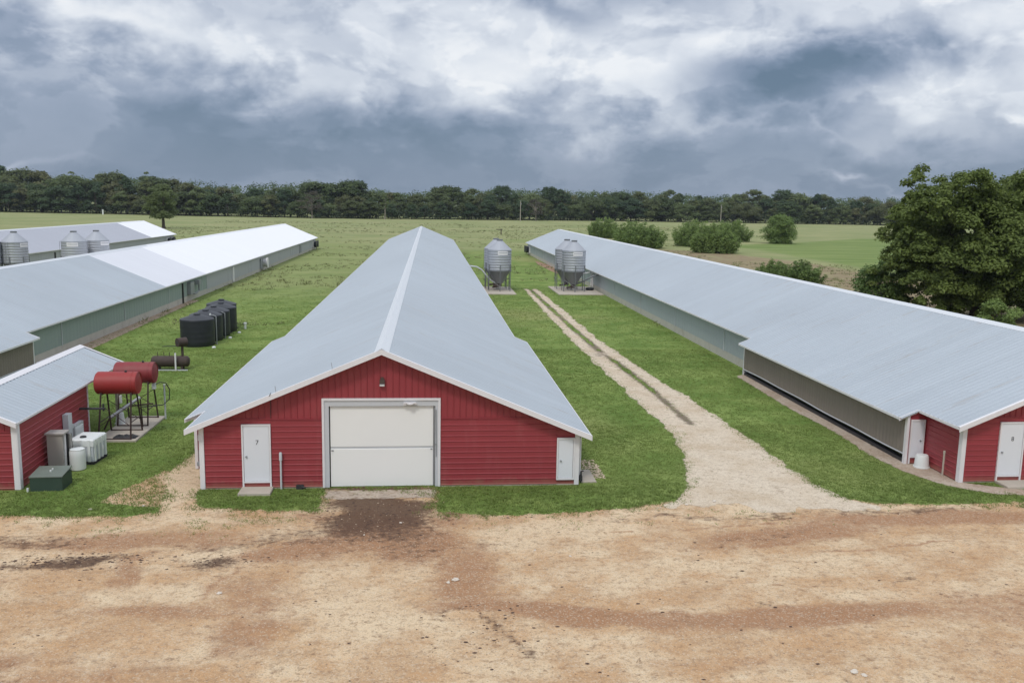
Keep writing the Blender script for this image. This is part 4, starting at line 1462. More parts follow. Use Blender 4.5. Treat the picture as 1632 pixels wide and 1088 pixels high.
root = thing('feed_auger', 'pale curved feed tube running from the bin into house 7', 'auger', (7.7, 103.6, 0))
part('tube', MB().tube([(.2, 0, .95), (-.5, .05, 1.35), (-1.0, .1, 1.9), (-1.5, .15, 2.5), (-2.1, .2, 2.85), (-2.9, .2, 2.95)], .08, 10), M['greytrim'], root, True)
part('motor', MB().box(-.15, .35, -.2, .2, .55, .95), M['rust'], root)
root = thing('feed_auger', 'dark feed tube running from the bin into house 8', 'auger', (17.2, 103.8, 0))
part('tube', MB().tube([(.1, 0, .85), (1.2, .2, 1.25), (2.4, .3, 1.85), (3.1, .3, 2.0)], .09, 10), M['binleg'], root, True)
part('motor', MB().box(-.3, .2, -.2, .2, .45, .85), M['rust'], root)
root = thing('old_tyre', 'old black tyre lying on the pad beside house 8', 'tyre', (19.3, 104.6, .12))
part('tyre', MB().lathe([(.28, -.12), (.45, -.14), (.5, -.08), (.5, .08), (.45, .14), (.28, .12), (.26, 0)], 22, (0, 0, .16), 'z'), M['black'], root, True)
part('rim', MB().lathe([(.1, -.06), (.27, -.08), (.27, .08), (.1, .06)], 18, (0, 0, .16), 'z'), M['grey'], root, True)

# ------------------------------------------------------------------ small things at the fronts
for x0, y0, w_, d_, nm in ((XC - 5.02, YF - .80, 1.12, .76, 'a'), (XR - 5.0, YFR - .85, 1.2, .81, 'b')):
    o = link('concrete_step', MB().bbox(x0, x0 + w_, y0, y0 + d_, 0, .10, .02).mesh('concrete_step', M['slab']))
    tag(o, 'flat concrete step below the numbered door of the middle red house' if nm == 'a' else 'flat concrete step at the right picture edge, below the right house door', 'step', 'concrete door steps')
root = thing('vent_pipe', 'grey-white standpipe against the red wall, right of door 7', 'pipe', (XC - 3.62, YF - .12, 0))
part('pipe', MB().tube([(0, 0, 0), (0, 0, 1.15)], .035, 10), M['greytrim'], root, True)
part('cap', MB().lathe([(.055, 1.08), (.055, 1.34), (.04, 1.38)], 10), M['greytrim'], root, True)
root = thing('vent_pipe', 'thin pale standpipe against the red side wall of house 8', 'pipe', (XR - (WG - OV) - .14, YFR + .85, 0))
part('pipe', MB().tube([(0, 0, 0), (0, 0, .95)], .035, 10), M['slab'], root, True)
part('cap', MB().lathe([(.045, .9), (.045, 1.02)], 10), M['slab'], root, True)
root = thing('white_bucket', 'white upturned tub on the ground beside the side door of house 8', 'tub', (19.98, 32.95, .016))
part('tub', MB().lathe([(.30, 0), (.30, .05), (.285, .06), (.25, .46), (.22, .52), (.1, .53)], 22), M['plastic'], root, True)
part('rim', MB().lathe([(.315, .0), (.315, .045)], 22), M['plastic'], root, True)
root = thing('wall_vent', 'small dark fitting at the foot of the red wall near the garage door', 'wall fitting', (XC - 2.95, YF - .1, 0))
part('box', MB().box(-.14, .12, -.06, .05, .0, .16), M['dark'], root)
part('spout', MB().tube([(.05, -.05, .1), (.2, -.1, .08)], .03, 6), M['dark'], root)

# pale rock heap at the right front corner of house 7
rg = random.Random(9)
def stone_mesh(seed):
    r_ = random.Random(seed)
    mb = MB()
    vs = []
    for z, q in ((0, .8), (.35, 1.0), (.75, .6)):
        for k in range(7):
            a = 2 * math.pi * k / 7
            u_ = q * r_.uniform(.75, 1.15)
            vs.append((math.cos(a) * u_, math.sin(a) * u_ * .8, z * r_.uniform(.8, 1.1)))
    vs.append((0, 0, .85))
    fs = []
    for i in range(2):
        for k in range(7):
            j = (k + 1) % 7
            fs.append((i * 7 + k, i * 7 + j, i * 7 + 7 + j, i * 7 + 7 + k))
    for k in range(7):
        fs.append((14 + k, 14 + (k + 1) % 7, 21))
    return mb.add(vs, fs).mesh('stone', M['stone'])


SM = [stone_mesh(i) for i in range(5)]
o = link('concrete_pad', MB().bbox(5.72, 6.3, 31.5, 33.0, 0, .06, .02).mesh('concrete_pad', M['concrete']))
o['kind'] = 'structure'

# ------------------------------------------------------------------ foliage builders
def leaves(cl, per, size, seed, tone_base=.25, up=.35, squash=.85):
    """cl: list of (x,y,z,r). many small leaf quads through and over each clump"""
    rg = np.random.default_rng(seed)
    cl = np.array(cl, float)
    n_each = np.maximum(8, (per * (cl[:, 3] / cl[:, 3].mean()) ** 2).astype(int))
    ci = np.repeat(np.arange(len(cl)), n_each)
    n = len(ci)
    d_ = rg.normal(size=(n, 3))
    d_ /= np.linalg.norm(d_, axis=1)[:, None]
    d_[:, 2] = np.where(d_[:, 2] < -.35, -d_[:, 2] * .6, d_[:, 2])
    rad = cl[ci, 3] * (rg.random(n) ** .33) * (1 + .10 * rg.normal(size=n))
    p = cl[ci, :3] + d_ * rad[:, None] * np.array([1, 1, squash])
    nr = d_ * .9 + rg.normal(size=(n, 3)) * .45 + np.array([0, 0, up + .25])
    nr /= np.linalg.norm(nr, axis=1)[:, None]
    t1 = np.cross(nr, rg.normal(size=(n, 3)))
    t1 /= np.linalg.norm(t1, axis=1)[:, None] + 1e-9
    t2 = np.cross(nr, t1)
    s = size * rg.uniform(.55, 1.25, n)
    a = t1 * s[:, None] * .5
    b_ = t2 * s[:, None] * .32
    v = np.stack([p - a, p - b_ * 1.0 + a * .1, p + a, p + b_ + a * .1], 1).reshape(-1, 3)
    f = np.arange(n * 4).reshape(n, 4)
    ctone = rg.random(len(cl))
    tone = np.clip(tone_base + .45 * (ctone[ci] - .4) + .55 * (rg.random(n) - .45), 0, 1)
    return v, f, np.repeat(tone, 4)


def crown_clumps(R_, z0, z1, n, seed, rc=(.22, .36), lean=0.0, dome=False):
    rg = random.Random(seed)
    cl = []
    zc, hz = (z0 + z1) / 2, (z1 - z0) / 2
    if dome:
        for i in range(n):
            u_ = rg.uniform(.0, 1) ** .8
            a = rg.uniform(0, 2 * math.pi)
            rr = math.sqrt(max(0, 1 - u_ ** 2.4)) * (rg.random() ** .3)
            r_ = R_ * rg.uniform(*rc)
            k = R_ * rg.uniform(.8, 1.1)
            cl.append((math.cos(a) * rr * (k - r_ * .5), math.sin(a) * rr * (k - r_ * .5), z0 + r_ * .4 + u_ * (z1 - z0 - r_ * 1.1), r_))
        return cl
    for i in range(n):
        # spread over the crown envelope, shell-heavy, wider in its lower middle
        u_ = rg.uniform(-.92, 1)
        a = rg.uniform(0, 2 * math.pi)
        rr = math.sqrt(max(0, 1 - u_ * u_ * .92)) * (rg.random() ** .35)
        k = R_ * rg.uniform(.7, 1.05)
        r_ = R_ * rg.uniform(*rc)
        cl.append((math.cos(a) * rr * (k - r_ * .6) + lean * u_, math.sin(a) * rr * (k - r_ * .6), zc + u_ * (hz - r_ * .5), r_))
    return cl


def trunk_mb(h, r_, cl, seed, nl=7, base=.0):
    rg = random.Random(seed)
    mb = MB()
    top = Vector((rg.uniform(-.3, .3), rg.uniform(-.3, .3), h))
    mb.tube([(0, 0, 0), (0, 0, .12 * h), tuple(top * .55), tuple(top)], [r_ * 1.5, r_ * 1.05, r_ * .85, r_ * .55], 8)
    for k in range(nl):
        c_ = cl[rg.randrange(len(cl))]
        s = rg.uniform(.45, .95)
        p0 = Vector((top.x * s, top.y * s, h * s))
        e = Vector(c_[:3])
        md = p0.lerp(e, .5) + Vector((0, 0, .08 * (e - p0).length))
        mb.tube([tuple(p0), tuple(md), tuple(e)], [r_ * .5, r_ * .3, r_ * .1], 6)
    return mb


def tree_meshes(R_, z0, z1, nclump, per, leaf, seed, lm, th=None, tr=.3, rc=(.22, .36), bark='bark', tone=.3, nl=7, dome=False):
    cl = crown_clumps(R_, z0, z1, nclump, seed, rc, 0, dome)
    v, f, tn = leaves(cl, per, leaf, seed + 1, tone)
    cm = np_mesh('crown', v, f, M[lm], {'tone': tn})
    tm = trunk_mb(th or (z0 + (z1 - z0) * .55), tr, cl, seed + 2, nl).mesh('trunk', M[bark], True)
    return tm, cm


def plant(name, meshes, label, cat, loc, rz=0, s=1.0, group=None, sz=None):
    root = thing(name, label, cat, loc, rz, group)
    for nm, me_ in zip(('trunk', 'crown'), meshes):
        o = link(nm, me_, root)
        o.scale = (s, s, sz or s)
    return root


# big pecan-like tree and its companion behind house 8
lobes = [(49.5, 12.6, 1.9), (51.8, 12.4, 1.7), (47.4, 11.5, 1.5), (56.7, 12.7, 2.1), (54.3, 11.3, 1.7), (59.6, 12.2, 2.0), (45.6, 9.6, 1.5), (46.6, 10.5, 1.1), (48.5, 9.6, 1.9), (51.5, 9.4, 2.1), (55.0, 9.2, 2.2), (58.8, 9.8, 2.3),
         (45.6, 7.6, 1.6), (45.4, 5.7, 1.6), (47.0, 7.0, 1.9), (50.2, 6.6, 2.1), (53.6, 6.3, 2.2), (57.2, 6.8, 2.3), (61.2, 8.2, 2.2), (45.6, 4.0, 1.5), (48.2, 3.8, 1.9), (51.6, 3.4, 2.1), (55.6, 3.4, 2.3), (60.0, 4.6, 2.3),
         (46.8, 1.5, 1.3), (50.0, 1.2, 1.5), (53.6, 1.2, 1.6), (57.6, 1.3, 1.7), (61.0, 1.6, 1.6)]
rg = random.Random(21)
cl = []
for (lx, lz, lr) in lobes:
    for yo in (-3.2, 0.4, 3.8):
        depth = 1 - .5 * abs(lx - 53) / 10
        oy = yo * depth + rg.uniform(-1.0, 1.0)
        ox, oz, r_ = rg.uniform(-.7, .7) if yo else 0, rg.uniform(-.8, .3) if yo else 0, lr * rg.uniform(.95, 1.2)
        for k in range(7):
            a_, u_ = rg.uniform(0, 6.283), rg.uniform(-.5, 1)
            q_ = math.sqrt(1 - u_ * u_ * .95)
            cl.append((lx - 53.2 + ox + math.cos(a_) * q_ * r_ * .72, oy + math.sin(a_) * q_ * r_ * .72, max(.3, lz + oz + u_ * r_ * .66), r_ * rg.uniform(.30, .48)))
cl += [(x_ - .0, y_, z_, r_) for x_, y_, z_, r_ in crown_clumps(8.6, .3, 12.4, 120, 29, (.12, .2))]
v, f, tn = leaves(cl, 230, .32, 22, .34)
root = thing('broadleaf_tree', 'large spreading dark green tree at the right edge behind house 8', 'tree', (53.2, 81, 0))
link('crown', np_mesh('crown', v, f, M['leaf_big'], {'tone': tn}), root)
part('trunk', trunk_mb(8.5, .42, cl, 23, 16), M['bark'], root, True)
root = thing('broadleaf_tree', 'small bushy dark tree at the left foot of the large right tree', 'tree', (46.4, 86, 0))
cl = crown_clumps(3.9, -.2, 5.2, 46, 31, (.2, .32))
v, f, tn = leaves(cl, 330, .27, 32, .2)
link('crown', np_mesh('crown', v, f, M['leaf_bush'], {'tone': tn}), root)
part('trunk', trunk_mb(2.6, .16, cl, 33, 6), M['bark'], root, True)
root = thing('shrub', 'low pale green shrub under the large right tree, just above the roof line', 'shrub', (48.5, 70.5, 0))
cl = crown_clumps(2.2, .1, 2.9, 18, 35, (.22, .34))
v, f, tn = leaves(cl, 240, .24, 36, .5)
link('crown', np_mesh('crown', v, f, M['leaf_bush'], {'tone': tn}), root)
part('trunk', trunk_mb(1.4, .09, cl, 37, 5), M['bark'], root, True)
root = thing('shrub', 'dark shrub at the right picture edge beneath the large tree', 'shrub', (56.5, 72.5, 0))
cl = crown_clumps(3.6, .1, 4.2, 26, 38, (.22, .34))
v, f, tn = leaves(cl, 260, .26, 39, .28)
link('crown', np_mesh('crown', v, f, M['leaf_bush'], {'tone': tn}), root)
part('trunk', trunk_mb(1.8, .1, cl, 40, 5), M['bark'], root, True)


# shrubs on the rough strip behind house 8: upright wands
def shrub_meshes(R_, H_, seed, nst=46, per=52, leaf=.30, tone=.38):
    rg = random.Random(seed)
    cl = []
    st = MB()
    for i in range(nst):
        a = rg.uniform(0, 2 * math.pi)
        rr = R_ * rg.random() ** .6
        lean = rr / R_
        x, y = math.cos(a) * rr, math.sin(a) * rr
        ht = H_ * (1 - .55 * lean ** 2) * rg.uniform(.75, 1.06)
        n = 5
        for k in range(n):
            q = (k + .6) / n
            cl.append((x * (.72 + .28 * q), y * (.72 + .28 * q), ht * q, (.30 - .13 * q) * R_ * .62))
        if i % 4 == 0:
            st.tube([(x * .3, y * .3, 0), (x * .7, y * .7, ht * .5), (x, y, ht * .92)], [.07, .05, .02], 5)
    v, f, tn = leaves(cl, per, leaf, seed + 1, tone, .2, 1.3)
    return st.mesh('trunk', M['bark'], True), np_mesh('crown', v, f, M['leaf_bush'], {'tone': tn})


SHB = [shrub_meshes(5.2, 6.2, 51, 76, 60, .34), shrub_meshes(5.6, 6.0, 54, 84, 60, .34, tone=.45), shrub_meshes(4.6, 6.4, 57, 70, 60, .34, tone=.3)]
for k, (x, y, s, sz, l) in enumerate([
        (54.6, 275, 1.05, 1.05, 'dark green shrub farthest left and farthest back of those behind house 8'),
        (50.6, 213, 1.30, 1.12, 'broad green shrub just above the roof of house 8, left group, nearer one'),
        (64.2, 195, 1.30, 1.05, 'bright green bushy shrub, nearest of the middle shrub cluster'),
        (69.5, 226, 1.25, 1.12, 'taller green shrub at the left back of the middle shrub cluster'),
        (91.0, 262, 1.25, 1.1, 'dark shrub with pale blossoms between the middle cluster and the round bush'),
        (51.2, 117, .74, .52, 'low spreading shrub in the brown weeds close to the roof of house 8'),
        (48.9, 122, .50, .50, 'small shrub touching the left side of the low spreading one')]):
    plant('shrub', SHB[k % 3], l, 'shrub', (x, y, 0), k * 1.3, s, 'shrubs behind the right poultry house', sz)
plant('shrub', tree_meshes(5.8, -1.6, 8.2, 70, 300, .42, 61, 'leaf_bush', 4, .2, (.24, .36), 'bark', .25), 'round dense dark bush standing alone at the edge of the bright green field', 'shrub', (101.8, 250, 0), 0, 1.0, 'shrubs behind the right poultry house')
# weed clumps on the rough strip
# lone tree in the left pasture
plant('broadleaf_tree', tree_meshes(6.4, 1.9, 14.3, 60, 240, .5, 71, 'leaf_pale', 7, .5, (.2, .32), 'bark', .2), 'lone round-topped tree in the pasture behind the left poultry houses', 'tree', (-87.4, 303, 0))

# ------------------------------------------------------------------ far wood
M['leaf_far2'] = leaf_mat('blue_green_leaves', (.036, .072, .038), (.120, .180, .085), (.13, .18, .08))
M['leaf_olive'] = leaf_mat('olive_leaves', (.070, .090, .034), (.190, .215, .085), (.20, .19, .09))
PROTO = []
for k in range(14):
    rg = random.Random(300 + k)
    Rr, zt = rg.uniform(6.0, 13.0), rg.uniform(15, 22)
    lm = ('leaf_far', 'leaf_far2', 'leaf_olive', 'leaf_far', 'leaf_pale', 'leaf_far2', 'leaf_far')[k % 7]
    PROTO.append((tree_meshes(Rr, .2, zt, int(14 + Rr * 2.2), 190, .95, 310 + 7 * k, lm, zt * .5, .35, (.18, .36), 'bark', .12 + .08 * (k % 5), 7, True), zt, lm))
skyline = [(-300, 23), (-245, 24.5), (-200, 25), (-165, 23), (-150, 17), (-130, 22.5), (-112, 19), (-90, 23), (-60, 17), (-48, 21.5), (-25, 16), (0, 17.5), (20, 18.5), (45, 22), (80, 20.5), (120, 21), (150, 23), (165, 21), (190, 19.5), (230, 20), (300, 19.5), (420, 20)]
sx, sz_ = np.array(skyline).T
bx, by = np.array([(-320, 560), (-247, 540), (-172, 524), (-90, 505), (-40, 505), (43, 530), (120, 560), (208, 560), (307, 556), (420, 575)]).T
rg = random.Random(77)
KIND = {'leaf_far': 'dark green', 'leaf_far2': 'blue-green', 'leaf_olive': 'olive green', 'leaf_pale': 'paler green'}
GT = {k: v + ' trees of the far wood beyond the pasture' for k, v in KIND.items()}
LB = {k: v + ' broadleaf tree in the wood across the far side of the pasture' for k, v in KIND.items()}
x = -300
while x < 440:
    for row in range(3):
        xx = x + rg.uniform(-3, 3) + row * 4
        pr, zt, lm = PROTO[rg.randrange(14)]
        hh = float(np.interp(xx, sx, sz_)) * rg.uniform(.74, 1.10) * (.64, .82, 1.0)[row] * (.88 + .30 * float(vnoise(np.array([xx / 28.0]), np.array([row * 3.0]), 5)[0]))
        s = hh / zt
        plant('broadleaf_tree', pr, LB[lm], 'tree', (xx, float(np.interp(xx, bx, by)) + 6 + row * 13 + rg.uniform(-3, 3), 0), rg.uniform(0, 6.28), s * rg.uniform(1.0, 1.3) * (1.15, 1.0, 1.0)[row], GT[lm], s)
    x += rg.uniform(8.5, 12.0)
# trees that stand out of the wood
def twiggy(seed, H_, R_):
    rg = random.Random(seed)
    cl = crown_clumps(R_, H_ * .18, H_, 30, seed, (.16, .26))
    v, f, tn = leaves(cl, 90, .5, seed + 1, .4)
    tm = trunk_mb(H_ * .6, .3, cl, seed + 2, 18).mesh('trunk', M['palebark'], True)
    return tm, np_mesh('crown', v, f, M['leaf_dry'], {'tone': tn})


plant('broadleaf_tree', twiggy(401, 15, 8.5), 'half bare greyish tree at the front of the far wood, left of centre', 'tree', (-64, 497, 0))
plant('broadleaf_tree', tree_meshes(3.6, 6, 15, 14, 90, .6, 411, 'leaf_pale', 11, .28, (.2, .34), 'palebark', .4), 'slender tree with a pale bare trunk in front of the far wood', 'tree', (-24.5, 500, 0))
plant('broadleaf_tree', twiggy(421, 13, 7), 'dull grey-brown thin tree in the far wood beside the left utility pole', 'tree', (63, 524, 0))
plant('broadleaf_tree', tree_meshes(5, 2, 13.5, 26, 150, .7, 431, 'leaf_pale', 8, .28, (.2, .34), 'bark', .35), 'pale yellow-green tree behind the lone pasture tree at the wood edge', 'tree', (-142, 508, 0))

# undergrowth along the wood and the mass of trees behind it
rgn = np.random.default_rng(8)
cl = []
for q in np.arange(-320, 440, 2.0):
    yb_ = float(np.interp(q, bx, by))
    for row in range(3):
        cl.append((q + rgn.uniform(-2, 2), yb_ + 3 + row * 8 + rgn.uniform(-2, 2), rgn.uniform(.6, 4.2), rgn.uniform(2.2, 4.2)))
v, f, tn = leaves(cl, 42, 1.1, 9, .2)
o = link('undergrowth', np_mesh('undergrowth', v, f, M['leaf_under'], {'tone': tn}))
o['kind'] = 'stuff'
o['label'] = 'undergrowth along the foot of the far wood, coloured dark for shade'
cl = []
for row in range(5):
    for q in np.arange(-420, 620, 9.0):
        yb_ = float(np.interp(q, bx, by)) + 52 + row * 26
        top = float(np.interp(q, sx, sz_)) * rgn.uniform(.72, .96) + row * .35
        for zq in (.35, .62, .86):
            r_ = rgn.uniform(4.2, 6.2) * (1.15 - .35 * zq)
            cl.append((q + rgn.uniform(-5, 5), yb_ + rgn.uniform(-8, 8), top * zq, r_))
v, f, tn = leaves(cl, 100, 1.2, 10, .28)
o = link('far_wood', np_mesh('far_wood', v, f, M['leaf_far'], {'tone': tn}))
o['kind'] = 'stuff'
o['label'] = 'mass of dark trees behind the front row of the far wood'

# utility poles
def utility_pole(label, loc, h):
    root = thing('utility_pole', label, 'utility pole', loc, 0, 'utility poles at the pasture edge')
    part('pole', MB().tube([(0, 0, 0), (0, 0, h)], [.24, .17], 8), M['wood'], root, True)
    part('insulator', MB().lathe([(.05, 0), (.09, .1), (.05, .2)], 8, (0, 0, h)), M['trim'], root)
    part('transformer', MB().lathe([(.2, 0), (.22, .05), (.22, .85), (.12, .95)], 12, (.32, -.3, h - 2.0)), M['grey'], root, True)
    return root


utility_pole('pale utility pole in front of the far wood, above the feed bins', (52.6, 513, 0), 11.4)
utility_pole('pale utility pole in front of the far wood, above the shrub cluster', (185, 552, 0), 11.2)
root = thing('fence_post', 'dark wooden fence post with a cross rail in the pasture behind the feed bins', 'fence post', (23.5, 290, 0))
part('post', MB().box(-.16, .16, -.16, .16, 0, 1.9), M['bark'], root)
part('cross_rail', MB().box(-1.6, .5, -.08, .08, 1.55, 1.8), M['bark'], root)
root = thing('fence_post', 'pale marker post at the foot of the wood on the left', 'fence post', (-181, 515, 0))
part('post', MB().box(-.35, .35, -.2, .2, 0, 2.6), M['plastic'], root)
part('cap', MB().box(-.42, .42, -.26, .26, 2.6, 2.8), M['plastic'], root)

hz = bpy.data.materials.new('haze_air')
hz.use_nodes = True
hn = hz.node_tree
for q in list(hn.nodes):
    if q.type == 'BSDF_PRINCIPLED':
        hn.nodes.remove(q)
pv = hn.nodes.new('ShaderNodeVolumePrincipled')
pv.inputs['Color'].default_value = (.84, .91, 1.0, 1)
pv.inputs['Density'].default_value = .00008
pv.inputs['Anisotropy'].default_value = .2
hn.links.new(pv.outputs[0], hn.nodes['Material Output'].inputs['Volume'])
o = link('haze', MB().box(-3600, 3600, -700, 5400, -1.0, 36).mesh('haze', hz))
o['kind'] = 'stuff'
o['label'] = 'thin bluish air over the far pasture and wood'

# ------------------------------------------------------------------ grass, weeds, gravel
def buildings_mask(x, y):
    """True where a building or slab stands"""
    m_ = np.zeros(x.shape, bool)
    for X, Y, L in ((XC, YF, 158), (XR, YFR, 151), (XL, YFL, 160), (X5, YF5, 96)):
        lx, ly = x - X, y - Y
        m_ |= (lx > -(WG - OV)) & (lx < (WG - OV)) & (ly > 0) & (ly < L)
        m_ |= (lx > -(WW - OV) - .1) & (lx < (WW - OV) + .1) & (ly > Y2) & (ly < YS)
        m_ |= (lx > 0) & (lx < (WW - OV) + .1) & (ly > 0) & (ly < YS)
        m_ |= (lx > -5.05) & (lx < -3.8) & (ly > -.85) & (ly < .1)
    for x0, x1, y0, y1 in ((-18.2, -14.2, 31.4, 38.5), (-14.15, -12.4, 37.7, 42.15), (5.2, 10, 99.5, 108.3), (14.8, 20.2, 99.7, 109.3), (-14.0, -12.9, 31.3, 32.3), (-14.0, -12.9, 33.4, 35.9), (5.7, 6.3, 31.4, 33.0)):
        m_ |= (x > x0) & (x < x1) & (y > y0) & (y < y1)
    for x0, y0 in ((-16.3, 63.6), (-16.3, 66), (-16.3, 68.3), (-16.3, 70.6), (-16.75, 72.9)):
        m_ |= (x - x0) ** 2 + (y - y0) ** 2 < 1.16 ** 2
    return m_


def blades(pts, h, wdt, nb, seed, spread):
    rg = np.random.default_rng(seed)
    n = len(pts)
    N = n * nb
    p = np.repeat(pts, nb, 0)
    hh = np.repeat(h, nb) * rg.uniform(.55, 1.2, N)
    a = rg.uniform(0, 2 * np.pi, N)
    off = rg.uniform(0, 1, N) ** .6 * np.repeat(spread, nb)
    bx_, by_ = p[:, 0] + np.cos(a) * off, p[:, 1] + np.sin(a) * off
    lean = rg.uniform(.4, 1.5, N) * hh
    ww = np.repeat(wdt, nb) * rg.uniform(.6, 1.3, N)
    ca, sa = np.cos(a), np.sin(a)
    b2 = a + rg.uniform(-1.2, 1.2, N)
    v = np.empty((N, 3, 3))
    v[:, 0] = np.stack([bx_ - sa * ww, by_ + ca * ww, np.zeros(N)], 1)
    v[:, 1] = np.stack([bx_ + sa * ww, by_ - ca * ww, np.zeros(N)], 1)
    v[:, 2] = np.stack([bx_ + np.cos(b2) * lean, by_ + np.sin(b2) * lean, hh], 1)
    return v.reshape(-1, 3), np.arange(N * 3).reshape(N, 3), N


rgn = np.random.default_rng(41)
PTS, HS = [], []
for (x0, x1, y0, y1, dens) in ((-24, 22, 27.2, 40, 120), (-24, 20, 40, 62, 48), (-24, 20, 62, 160, 9)):
    n = int((x1 - x0) * (y1 - y0) * dens)
    x, y = rgn.uniform(x0, x1, n), rgn.uniform(y0, y1, n)
    inyard = sdf(x, y, yard_poly) + (fbm(x / .5, y / .5, 3, 21) - .5) * 1.1 + (fbm(x / 2.2, y / 2.2, 3, 25) - .5) * .9 - .55 * rgn.random(n) ** 3
    dall, dout, dmid = drive_edge(x, y)
    inyd = np.minimum(dall, y - 28.2) + (fbm(x / .35, y / .35, 3, 23) - .5) * .9 - .5 * rgn.random(n) ** 3
    pathd = sdf(x, y, ap_poly) + (fbm(x / .4, y / .4, 3, 29) - .5) * .4
    ok = (inyard < .02) & (inyd < 0) & (pathd < .0) & ~buildings_mask(x, y)
    # the sparse bald patch left of house 7
    bald = sstep(sdf(x, y, [(-11.6, 29.8), (-9.0, 29.2), (-9.4, 31.5), (-10.2, 34.0), (-10.8, 33.0)]), -.8, .6)
    ok &= rgn.random(n) > bald * .25
    ok &= rgn.random(n) > sstep(y + 22 * (fbm(x / 7, y / 7, 3, 91) - .5) - 14 * (x > 3), 72, 112)
    x, y = x[ok], y[ok]
    front = np.exp(-np.clip(np.abs(y - 30.0), 0, 9) ** 2 / 1.6) + np.exp(-np.clip(np.abs(inyard[ok]), 0, 5) ** 2 / .5)
    hh = (.026 + .022 * fbm(x / 1.5, y / 1.5, 3, 31) + .06 * np.clip(front, 0, 1.2) * (fbm(x / .8, y / .8, 3, 33))) * (1.0 if dens > 10 else 1.25)
    PTS.append(np.stack([x, y], 1))
    HS.append(hh)
pts = np.concatenate(PTS)
hs = np.concatenate(HS)
ny_ = 2600
xw, yw = rgn.uniform(-14, 14, ny_), rgn.normal(27.9, .55, ny_)
kw = (fbm(xw / .9, yw / .9, 3, 95) > .56) & (sdf(xw, yw, yard_poly) > 0) & (np.abs(xw + 1.6) > 2.2) & (rgn.random(ny_) < np.where(xw < -3, .8, .35))
pts = np.concatenate([pts, np.stack([xw[kw], yw[kw]], 1)])
hs = np.concatenate([hs, np.full(int(kw.sum()), .05)])
dist = pts[:, 1]
v, f, N = blades(pts, hs, .002 + .00034 * dist, 6, 43, .06 + .0016 * dist)
patch = np.repeat(.6 * fbm(pts[:, 0] / 2.2, pts[:, 1] / 2.2, 4, 37) + .4 * fbm(pts[:, 0] / 7, pts[:, 1] / 9, 3, 38), 6)
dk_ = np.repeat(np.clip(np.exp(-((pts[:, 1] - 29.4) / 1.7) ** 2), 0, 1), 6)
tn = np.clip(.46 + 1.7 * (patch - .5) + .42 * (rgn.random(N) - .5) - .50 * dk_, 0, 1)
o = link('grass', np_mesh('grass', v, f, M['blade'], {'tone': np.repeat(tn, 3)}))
o['kind'] = 'stuff'
o['label'] = 'green mown grass between the poultry houses'

# coarse weeds in pasture and behind house 8
x, y = rgn.uniform(-95, 130, 30000), 74 + 350 * rgn.random(30000) ** 1.3
ok = ~buildings_mask(x, y) & (fbm(x / 14, y / 14, 4, 51) > .50) & (rgn.random(len(x)) > .6 * sstep(y, 130, 200))
ok &= ~((x > 76) & (y > 115) & (y < 300))
ok &= ~((np.abs(x - 12) < 8) & (y < 112)) & ~((x > 3) & (x < 20) & (y < 118)) & ~((y < 100) & (rgn.random(len(x)) < .5))
pts = np.stack([x[ok], y[ok]], 1)
v, f, N = blades(pts, rgn.uniform(.10, .36, len(pts)), .03 + .00022 * pts[:, 1], 7, 53, rgn.uniform(.2, .7, len(pts)))
tn = np.clip(np.repeat(.45 + .9 * (fbm(pts[:, 0] / 9, pts[:, 1] / 9, 3, 57) - .5), 7) + .4 * (rgn.random(N) - .5), 0, 1)
o = link('pasture_weeds', np_mesh('pasture_weeds', v, f, M['weed'], {'tone': np.repeat(tn, 3)}))
o['kind'] = 'stuff'
o['label'] = 'coarse grass and weed tufts in the pasture'

# stones: thousands of small ones on the yard and drive
m, nt, b = new_mat('gravel_stones')
tn_ = nt.attr('tone')
nt.put(b.inputs['Base Color'], nt.mix(nt.step(tn_, .1, .95), (.36, .25, .16), (.58, .46, .33)))
b.inputs['Roughness'].default_value = .9
M['pebble'] = m
OCT = np.array([(1, 0, .2), (.3, .85, .15), (-.8, .5, .2), (-.85, -.45, .15), (.25, -.9, .2), (0, 0, .75)])
OF = np.array([(0, 1, 5), (1, 2, 5), (2, 3, 5), (3, 4, 5), (4, 0, 5)])
n = 15000
x, y = rgn.uniform(-15, 24, n), 15.5 + 15.5 * rgn.random(n)
e = sdf(x, y, yard_poly)
keep = (e > -.25) & (fbm(x / 1.4, y / 1.4, 4, 61) + .25 * rgn.random(n) > .56)
x, y = x[keep], y[keep]
n2_ = 5200
xd, yd = rgn.uniform(8, 16, n2_), rgn.uniform(28.5, 75, n2_)
k2 = drive_edge(xd, yd)[0] > -.12
n3_ = 2400
xe, ye = rgn.uniform(-10.4, 15.5, n3_), rgn.uniform(27.6, 36.5, n3_)
k3 = np.abs(sdf(xe, ye, yard_poly)) < .35
n4_ = 500
xf, yf2 = 5.95 + rgn.random(n4_) * .8, 32.0 + rgn.random(n4_) * 2.4
x = np.concatenate([x, xd[k2], xe[k3], xf])
y = np.concatenate([y, yd[k2], ye[k3], yf2])
ok = ~buildings_mask(x, y) | (y > 31.9)
sz2 = .008 + .022 * rgn.random(len(x)) ** 3
sz2[-n4_:] *= 2.2
ang = rgn.uniform(0, 6.28, len(x))
ca, sa = np.cos(ang), np.sin(ang)
jit = rgn.uniform(.7, 1.25, (len(x), 6, 1))
loc = OCT[None] * jit
vx = (loc[..., 0] * ca[:, None] - loc[..., 1] * sa[:, None]) * sz2[:, None] + x[:, None]
vy = (loc[..., 0] * sa[:, None] + loc[..., 1] * ca[:, None]) * sz2[:, None] + y[:, None]
vz = loc[..., 2] * sz2[:, None] + .008
v = np.stack([vx, vy, vz], -1).reshape(-1, 3)
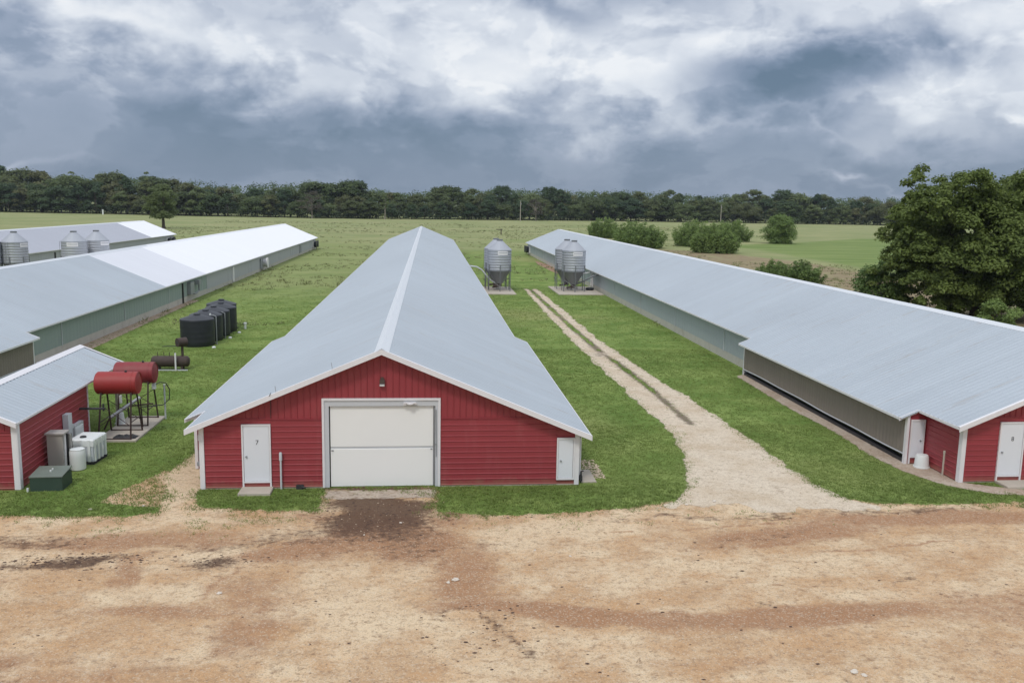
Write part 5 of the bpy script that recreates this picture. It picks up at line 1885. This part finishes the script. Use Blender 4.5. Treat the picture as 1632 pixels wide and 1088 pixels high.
f = (OF[None] + (np.arange(len(x)) * 6)[:, None, None]).reshape(-1, 3)
tn = np.clip(rgn.random(len(x)) ** .8, 0, 1)
tn[-n4_:] = .9 + .1 * rgn.random(n4_)
o = link('gravel', np_mesh('gravel', v, f, M['pebble'], {'tone': np.repeat(tn, 6)}))
o['kind'] = 'stuff'
o['label'] = 'loose stones on the dirt yard and drive'

n = 900
x = np.concatenate([rgn.normal(-10.2, 1.3, 330), rgn.normal(-1.5, 1.2, 300), rgn.normal(1.5, .8, 120), rgn.uniform(-13, 18, 260), rgn.normal(-5.8, .7, 90)])
y = np.concatenate([rgn.normal(25.0, .28, 330), rgn.normal(28.2, 1.0, 300), rgn.normal(20.2, .9, 120), rgn.uniform(17.5, 28, 260), rgn.normal(24.75, .22, 90)])
ok = (sdf(x, y, yard_poly) > .15) & (y < 31)
x, y = x[ok], y[ok]
sz3 = .012 + .034 * rgn.random(len(x)) ** 3
ang = rgn.uniform(0, 6.28, len(x))
loc = OCT[None] * rgn.uniform(.7, 1.25, (len(x), 6, 1))
vx = (loc[..., 0] * np.cos(ang)[:, None] - loc[..., 1] * np.sin(ang)[:, None]) * sz3[:, None] * 1.5 + x[:, None]
vy = (loc[..., 0] * np.sin(ang)[:, None] + loc[..., 1] * np.cos(ang)[:, None]) * sz3[:, None] + y[:, None]
vz = loc[..., 2] * sz3[:, None] * .7 + .008
M['clod'] = paint('dark_mud_clods', (.085, .05, .036), .95, .3, 6)
o = link('mud_clods', np_mesh('mud_clods', np.stack([vx, vy, vz], -1).reshape(-1, 3), (OF[None] + (np.arange(len(x)) * 6)[:, None, None]).reshape(-1, 3), M['clod']))
o['kind'] = 'stuff'
o['label'] = 'dark crumbs of mud and litter on the dirt yard'

# a few stones large enough to single out
G2 = 'loose pale stones on the dirt yard'
for i, (x, y, s, l) in enumerate([(.75, 23.1, .16, 'larger pale stone of the pair in mid-yard in front of the garage door'), (.55, 22.95, .10, 'smaller pale stone of the pair in mid-yard in front of the garage door'),
                                  (9.6, 17.7, .15, 'larger pale stone of the pair at the bottom right of the yard'), (9.75, 17.55, .11, 'smaller pale stone of the pair at the bottom right of the yard'),
                                  (-5.5, 22.6, .12, 'single pale stone on the left half of the yard'), (4.2, 24.6, .07, 'tiny pale stone right of mid-yard, nearer the camera of two'), (3.2, 25.1, .07, 'tiny pale stone right of mid-yard, nearer the house of two'),
                                  (-.9, 27.6, .08, 'small pale stone at the right of the dark stain before the garage door'), (10.1, 29.2, .13, 'pale stone at the mouth of the gravel drive'), (9.0, 28.9, .1, 'pale stone at the tip of the lawn left of the drive mouth'),
                                  (-9.6, 29.6, .09, 'pale stone in the bare patch left of the middle house'), (-11.2, 29.3, .12, 'pale stone in the grass in front of the green utility box'), (-2.0, 26.6, .06, 'tiny pale stone just below the dark stain before the garage door')]):
    tag(link('stone', SM[i % 5], None, (x, y, .004), i * 1.7), l, 'stone', G2).scale = (s * .72, s * .72, s * .5)
